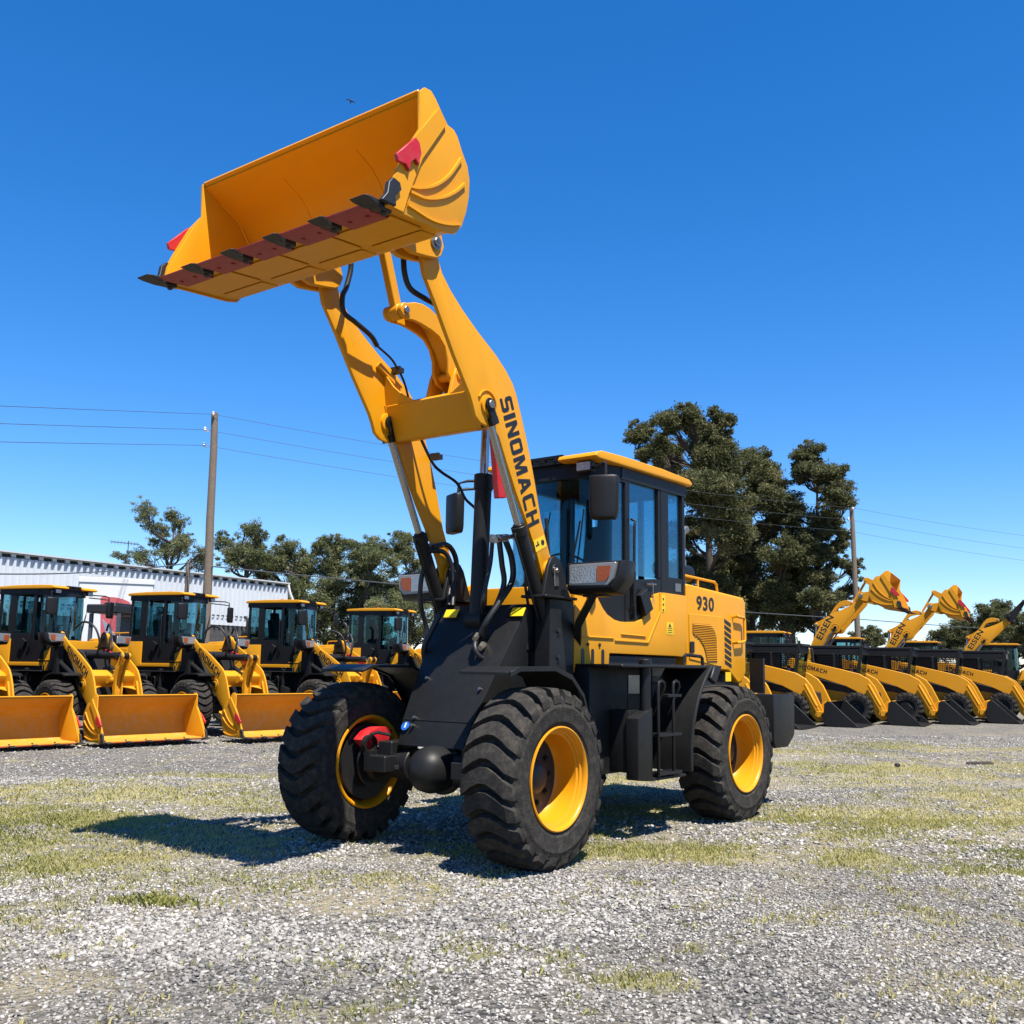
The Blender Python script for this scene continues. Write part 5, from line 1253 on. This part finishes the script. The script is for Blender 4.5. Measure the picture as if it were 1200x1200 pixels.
# ------------------------------------------------------------------ trees
TL = 'trees behind the warehouse and left row'; TR = 'tall dark trees on the right'; TF = 'far trees at the right'
tree('tree', 'thin see-through tree with a fan of upright branches above the warehouse roof', 200, 66., [(176, 606, 9), (186, 602, 9), (197, 602, 9), (206, 610, 8), (180, 618, 8), (190, 620, 9), (202, 624, 9), (212, 632, 8), (176, 632, 6), (190, 640, 9), (150, 655, 8), (163, 651, 9), (175, 657, 9), (198, 652, 10), (216, 642, 10), (226, 640, 10), (236, 648, 10), (222, 655, 10)], TL, dens=.55, trunk_r=.22, leaf=.26, seed=1)
tree('tree', 'leafy tree above the warehouse just right of the tall pole', 284, 68., [(258, 632, 10), (268, 640, 12), (285, 640, 12), (296, 622, 10), (305, 630, 8), (294, 642, 12), (272, 655, 13), (290, 660, 14), (308, 655, 11), (262, 648, 9), (300, 668, 12)], TL, dens=.9, trunk_r=.26, leaf=.28, seed=2)
tree('tree', 'low rounded tree at the right end of the warehouse', 340, 70., [(328, 652, 12), (343, 645, 11), (352, 655, 11), (335, 665, 13), (350, 672, 13), (320, 662, 11), (362, 668, 10), (345, 690, 14), (358, 700, 14), (340, 710, 13), (352, 722, 13), (338, 735, 13), (362, 738, 14), (350, 752, 13)], TL, dens=1., trunk_r=.25, leaf=.28, seed=3)
tree('tree', 'slim tree topped by a small flat tuft, third from right in the left group', 386, 68., [(385, 637, 11), (397, 634, 8), (376, 642, 8), (390, 650, 10), (380, 662, 11), (394, 668, 13), (376, 680, 13), (392, 690, 15), (372, 700, 14), (388, 715, 15), (405, 710, 12), (380, 730, 14), (400, 735, 14), (388, 752, 14)], TL, dens=1., trunk_r=.22, leaf=.28, seed=4)
tree('tree', 'broad dense tree second from the right of the left group', 428, 66., [(415, 640, 9), (430, 636, 11), (444, 643, 10), (420, 655, 12), (437, 658, 14), (412, 668, 11), (428, 675, 14), (446, 680, 13), (415, 690, 13), (440, 700, 14), (422, 708, 12), (452, 715, 12), (430, 728, 14), (448, 738, 14), (425, 750, 14)], TL, dens=1.05, trunk_r=.24, leaf=.28, seed=5)
tree('tree', 'loose airy tree directly beside the raised arm, rightmost of the left group', 472, 68., [(468, 627, 9), (477, 634, 9), (462, 642, 9), (474, 650, 10), (484, 660, 10), (464, 664, 10), (476, 678, 13), (460, 690, 12), (482, 695, 14), (470, 710, 14), (490, 720, 14), (500, 700, 12), (512, 715, 12), (520, 735, 12), (478, 735, 14), (498, 742, 14), (470, 752, 14), (515, 752, 12)], TL, dens=.95, trunk_r=.2, leaf=.26, seed=6)
tree('tree', 'tallest dark tree, its crown leaning out over the cab roof', 838, 58., [(752, 506, 15), (772, 503, 16), (768, 525, 18), (792, 520, 18), (800, 498, 16), (822, 500, 15), (840, 494, 15), (852, 505, 13), (845, 520, 14), (820, 530, 22), (790, 548, 22), (812, 560, 24), (840, 548, 24), (800, 585, 24), (828, 595, 26), (852, 585, 24), (808, 618, 22), (838, 630, 26), (820, 655, 24), (848, 668, 24), (835, 695, 22), (850, 712, 20), (860, 728, 16)], TR, dens=1.35, trunk_r=.40, leaf=.34, seed=7)
tree('tree', 'wide dark tree in the middle of the right group, sky showing through', 878, 60., [(868, 540, 18), (885, 536, 16), (900, 545, 14), (875, 565, 22), (898, 570, 20), (862, 598, 22), (888, 600, 22), (912, 592, 15), (872, 630, 22), (898, 635, 22), (862, 660, 22), (885, 668, 24), (868, 695, 20), (892, 700, 20), (878, 716, 16), (866, 730, 14), (895, 724, 13)], TR, dens=1.3, trunk_r=.36, leaf=.34, seed=8)
tree('tree', 'lower bushy dark tree between the two trunks in the right group', 926, 57., [(918, 560, 12), (912, 615, 16), (928, 628, 18), (905, 655, 20), (925, 660, 22), (940, 675, 18), (910, 688, 20), (930, 700, 20), (915, 712, 16), (935, 718, 15), (922, 730, 14)], TR, dens=1.25, trunk_r=.42, leaf=.33, seed=9)
tree('tree', 'rightmost dark tree of the right group, standing free beside the wooden pole', 957, 56., [(940, 532, 12), (953, 526, 12), (965, 540, 15), (938, 553, 14), (955, 560, 18), (975, 558, 13), (984, 572, 12), (993, 582, 9), (945, 585, 18), (968, 590, 18), (950, 615, 18), (975, 610, 14), (996, 625, 9), (985, 640, 10), (945, 645, 18), (968, 650, 14), (990, 665, 11), (950, 680, 18), (972, 690, 12), (990, 692, 10), (945, 705, 16), (965, 708, 12), (950, 722, 12)], TR, dens=1.15, trunk_r=.30, leaf=.32, seed=10)
tree('tree', 'round grey-green tree far behind the second raised bucket', 1150, 95., [(1165, 718, 11), (1150, 722, 12), (1138, 735, 13), (1160, 735, 14), (1125, 742, 13), (1145, 752, 14), (1170, 748, 12), (1112, 750, 12), (1130, 765, 14), (1160, 768, 14), (1100, 762, 10)], TF, dens=1.1, trunk_r=.35, leaf=.42, seed=11)
tree('tree', 'dark leafy tree near the right picture edge beside the black coupler frame', 1192, 60., [(1190, 730, 11), (1200, 722, 11), (1180, 742, 10), (1196, 748, 12), (1210, 738, 13), (1185, 762, 11), (1200, 768, 12), (1172, 758, 8), (1176, 775, 10)], TF, dens=1.1, trunk_r=.2, leaf=.30, seed=12)
tree('bush', 'small round bush between the right pole and the second raised arm', 1020, 75., [(1014, 744, 7), (1024, 743, 8), (1030, 750, 7), (1010, 752, 7), (1020, 756, 8)], TF, dens=1.2, trunk_r=.12, leaf=.34, seed=13)
for k, (px, ytop, lab) in enumerate(((1062, 752, 'distant low tree line clump between the first and second raised arms'), (1235, 735, 'far tree beyond the right picture edge'), (905, 742, 'low distant clump between the trunks of the right group'))):
    tree('bush', lab, px, 110., [(px - 14, ytop + 14, 11), (px, ytop + 8, 11), (px + 13, ytop + 13, 11), (px - 4, ytop + 24, 12), (px + 10, ytop + 26, 12), (px - 22, ytop + 24, 9)], TF, dens=1., trunk_r=.2, leaf=.45, seed=20 + k)

# ------------------------------------------------------------------ small things
bx_, bz = at(411, 119, 42.)
m = MB(); m.tube([(-.10, 0, 0), (-.03, 0, .02), (.05, 0, .01), (.12, 0, -.02)], .03, 6, rr=[.008, .03, .028, .006])
for s in (-1, 1): m.quadstrip([[(-.04, 0, .03), (.04, 0, .03), (.04, 0, .022), (-.04, 0, .022)], [(-.05, s * .12, .07), (.02, s * .12, .07), (.02, s * .12, .065), (-.05, s * .12, .065)], [(.03, s * .22, .03), (.05, s * .22, .03), (.05, s * .22, .027), (.03, s * .22, .027)]])
b = m.build('bird', M['dark'], None); b.location = (bx_, 42., bz); b.rotation_euler = (.3, .3, 1.9); tag(b, 'tiny dark bird flying left of the raised bucket', 'bird')
q = (7.05, 15.3); m = MB(); m.prism([(-.22, 0), (.2, .0), (.22, .03), (.16, .05), (-.2, .045)], -.04, .04); o = m.build('wood_offcut', M['bark'], None, bevel=.008); o.location = (q[0], q[1], float(ground_z(*q)) - .004); o.rotation_euler = (0, 0, .2); tag(o, 'short dark wood offcut lying on the dry grass at the right', 'wood offcut')
q = (5.55, 14.6); m = MB(); m.lathe([(0, -.05), (.05, -.04), (.065, .0), (.05, .045), (.02, .06), (0, .062)], axis='Z', n=9); o = m.build('stone', M['dark'], None); o.location = (q[0], q[1], float(ground_z(*q)) + .03); o.scale = (.7, .5, .5); tag(o, 'single dark fist-sized stone on the dry grass at the right', 'stone')

# ------------------------------------------------------------------ light, sky, camera
w = bpy.data.worlds.new('World'); scene.world = w; w.use_nodes = True; nt = w.node_tree
bg = nt.nodes['Background']; sky = nt.nodes.new('ShaderNodeTexSky'); sky.sky_type = 'NISHITA'; sky.sun_disc = False
SUN = Vector((.216, -.407, 1.)).normalized(); el = math.asin(SUN.z)
sky.sun_elevation = el; sky.sun_rotation = math.atan2(SUN.x, SUN.y); sky.air_density = 1.0; sky.dust_density = .05; sky.ozone_density = 6.; sky.altitude = 0
hsv = nt.nodes.new('ShaderNodeHueSaturation'); hsv.inputs['Saturation'].default_value = 1.30
nt.links.new(sky.outputs[0], hsv.inputs['Color']); tn = nt.nodes.new('ShaderNodeMixRGB'); tn.blend_type = 'MULTIPLY'; tn.inputs[0].default_value = 1; tn.inputs[2].default_value = (1., .97, 1.08, 1)
nt.links.new(hsv.outputs[0], tn.inputs[1]); nt.links.new(tn.outputs[0], bg.inputs[0]); bg.inputs[1].default_value = .083
ld = bpy.data.lights.new('sun', 'SUN'); ld.energy = 5.; ld.angle = R(.53); ld.color = (1., .95, .87)
lo_ = bpy.data.objects.new('sun', ld); COL.objects.link(lo_); lo_.rotation_euler = SUN.to_track_quat('Z', 'Y').to_euler(); lo_.location = (20, -30, 60)
cd = bpy.data.cameras.new('camera'); cam = bpy.data.objects.new('camera', cd); COL.objects.link(cam); scene.camera = cam
cd.sensor_width = 36; cd.sensor_fit = 'HORIZONTAL'; cd.lens = FPX / 1200 * 36; cd.clip_end = 3000; cd.clip_start = .1
F_ = Vector((0, math.cos(PITCH), math.sin(PITCH))); U0 = Vector((0, -math.sin(PITCH), math.cos(PITCH))); X0 = Vector((1, 0, 0))
rx = X0 * math.cos(ROLL) + U0 * math.sin(ROLL); uy = -X0 * math.sin(ROLL) + U0 * math.cos(ROLL)
mw = Matrix((rx, uy, -F_)).transposed().to_4x4(); mw.translation = (0, 0, CAM_Z); cam.matrix_world = mw
vs = scene.view_settings; scene.display_settings.display_device = 'sRGB'; vs.view_transform = 'Standard'; vs.look = 'None'; vs.exposure = 1.15; vs.gamma = 1
scene.cycles.max_bounces = 8; scene.cycles.transparent_max_bounces = 24
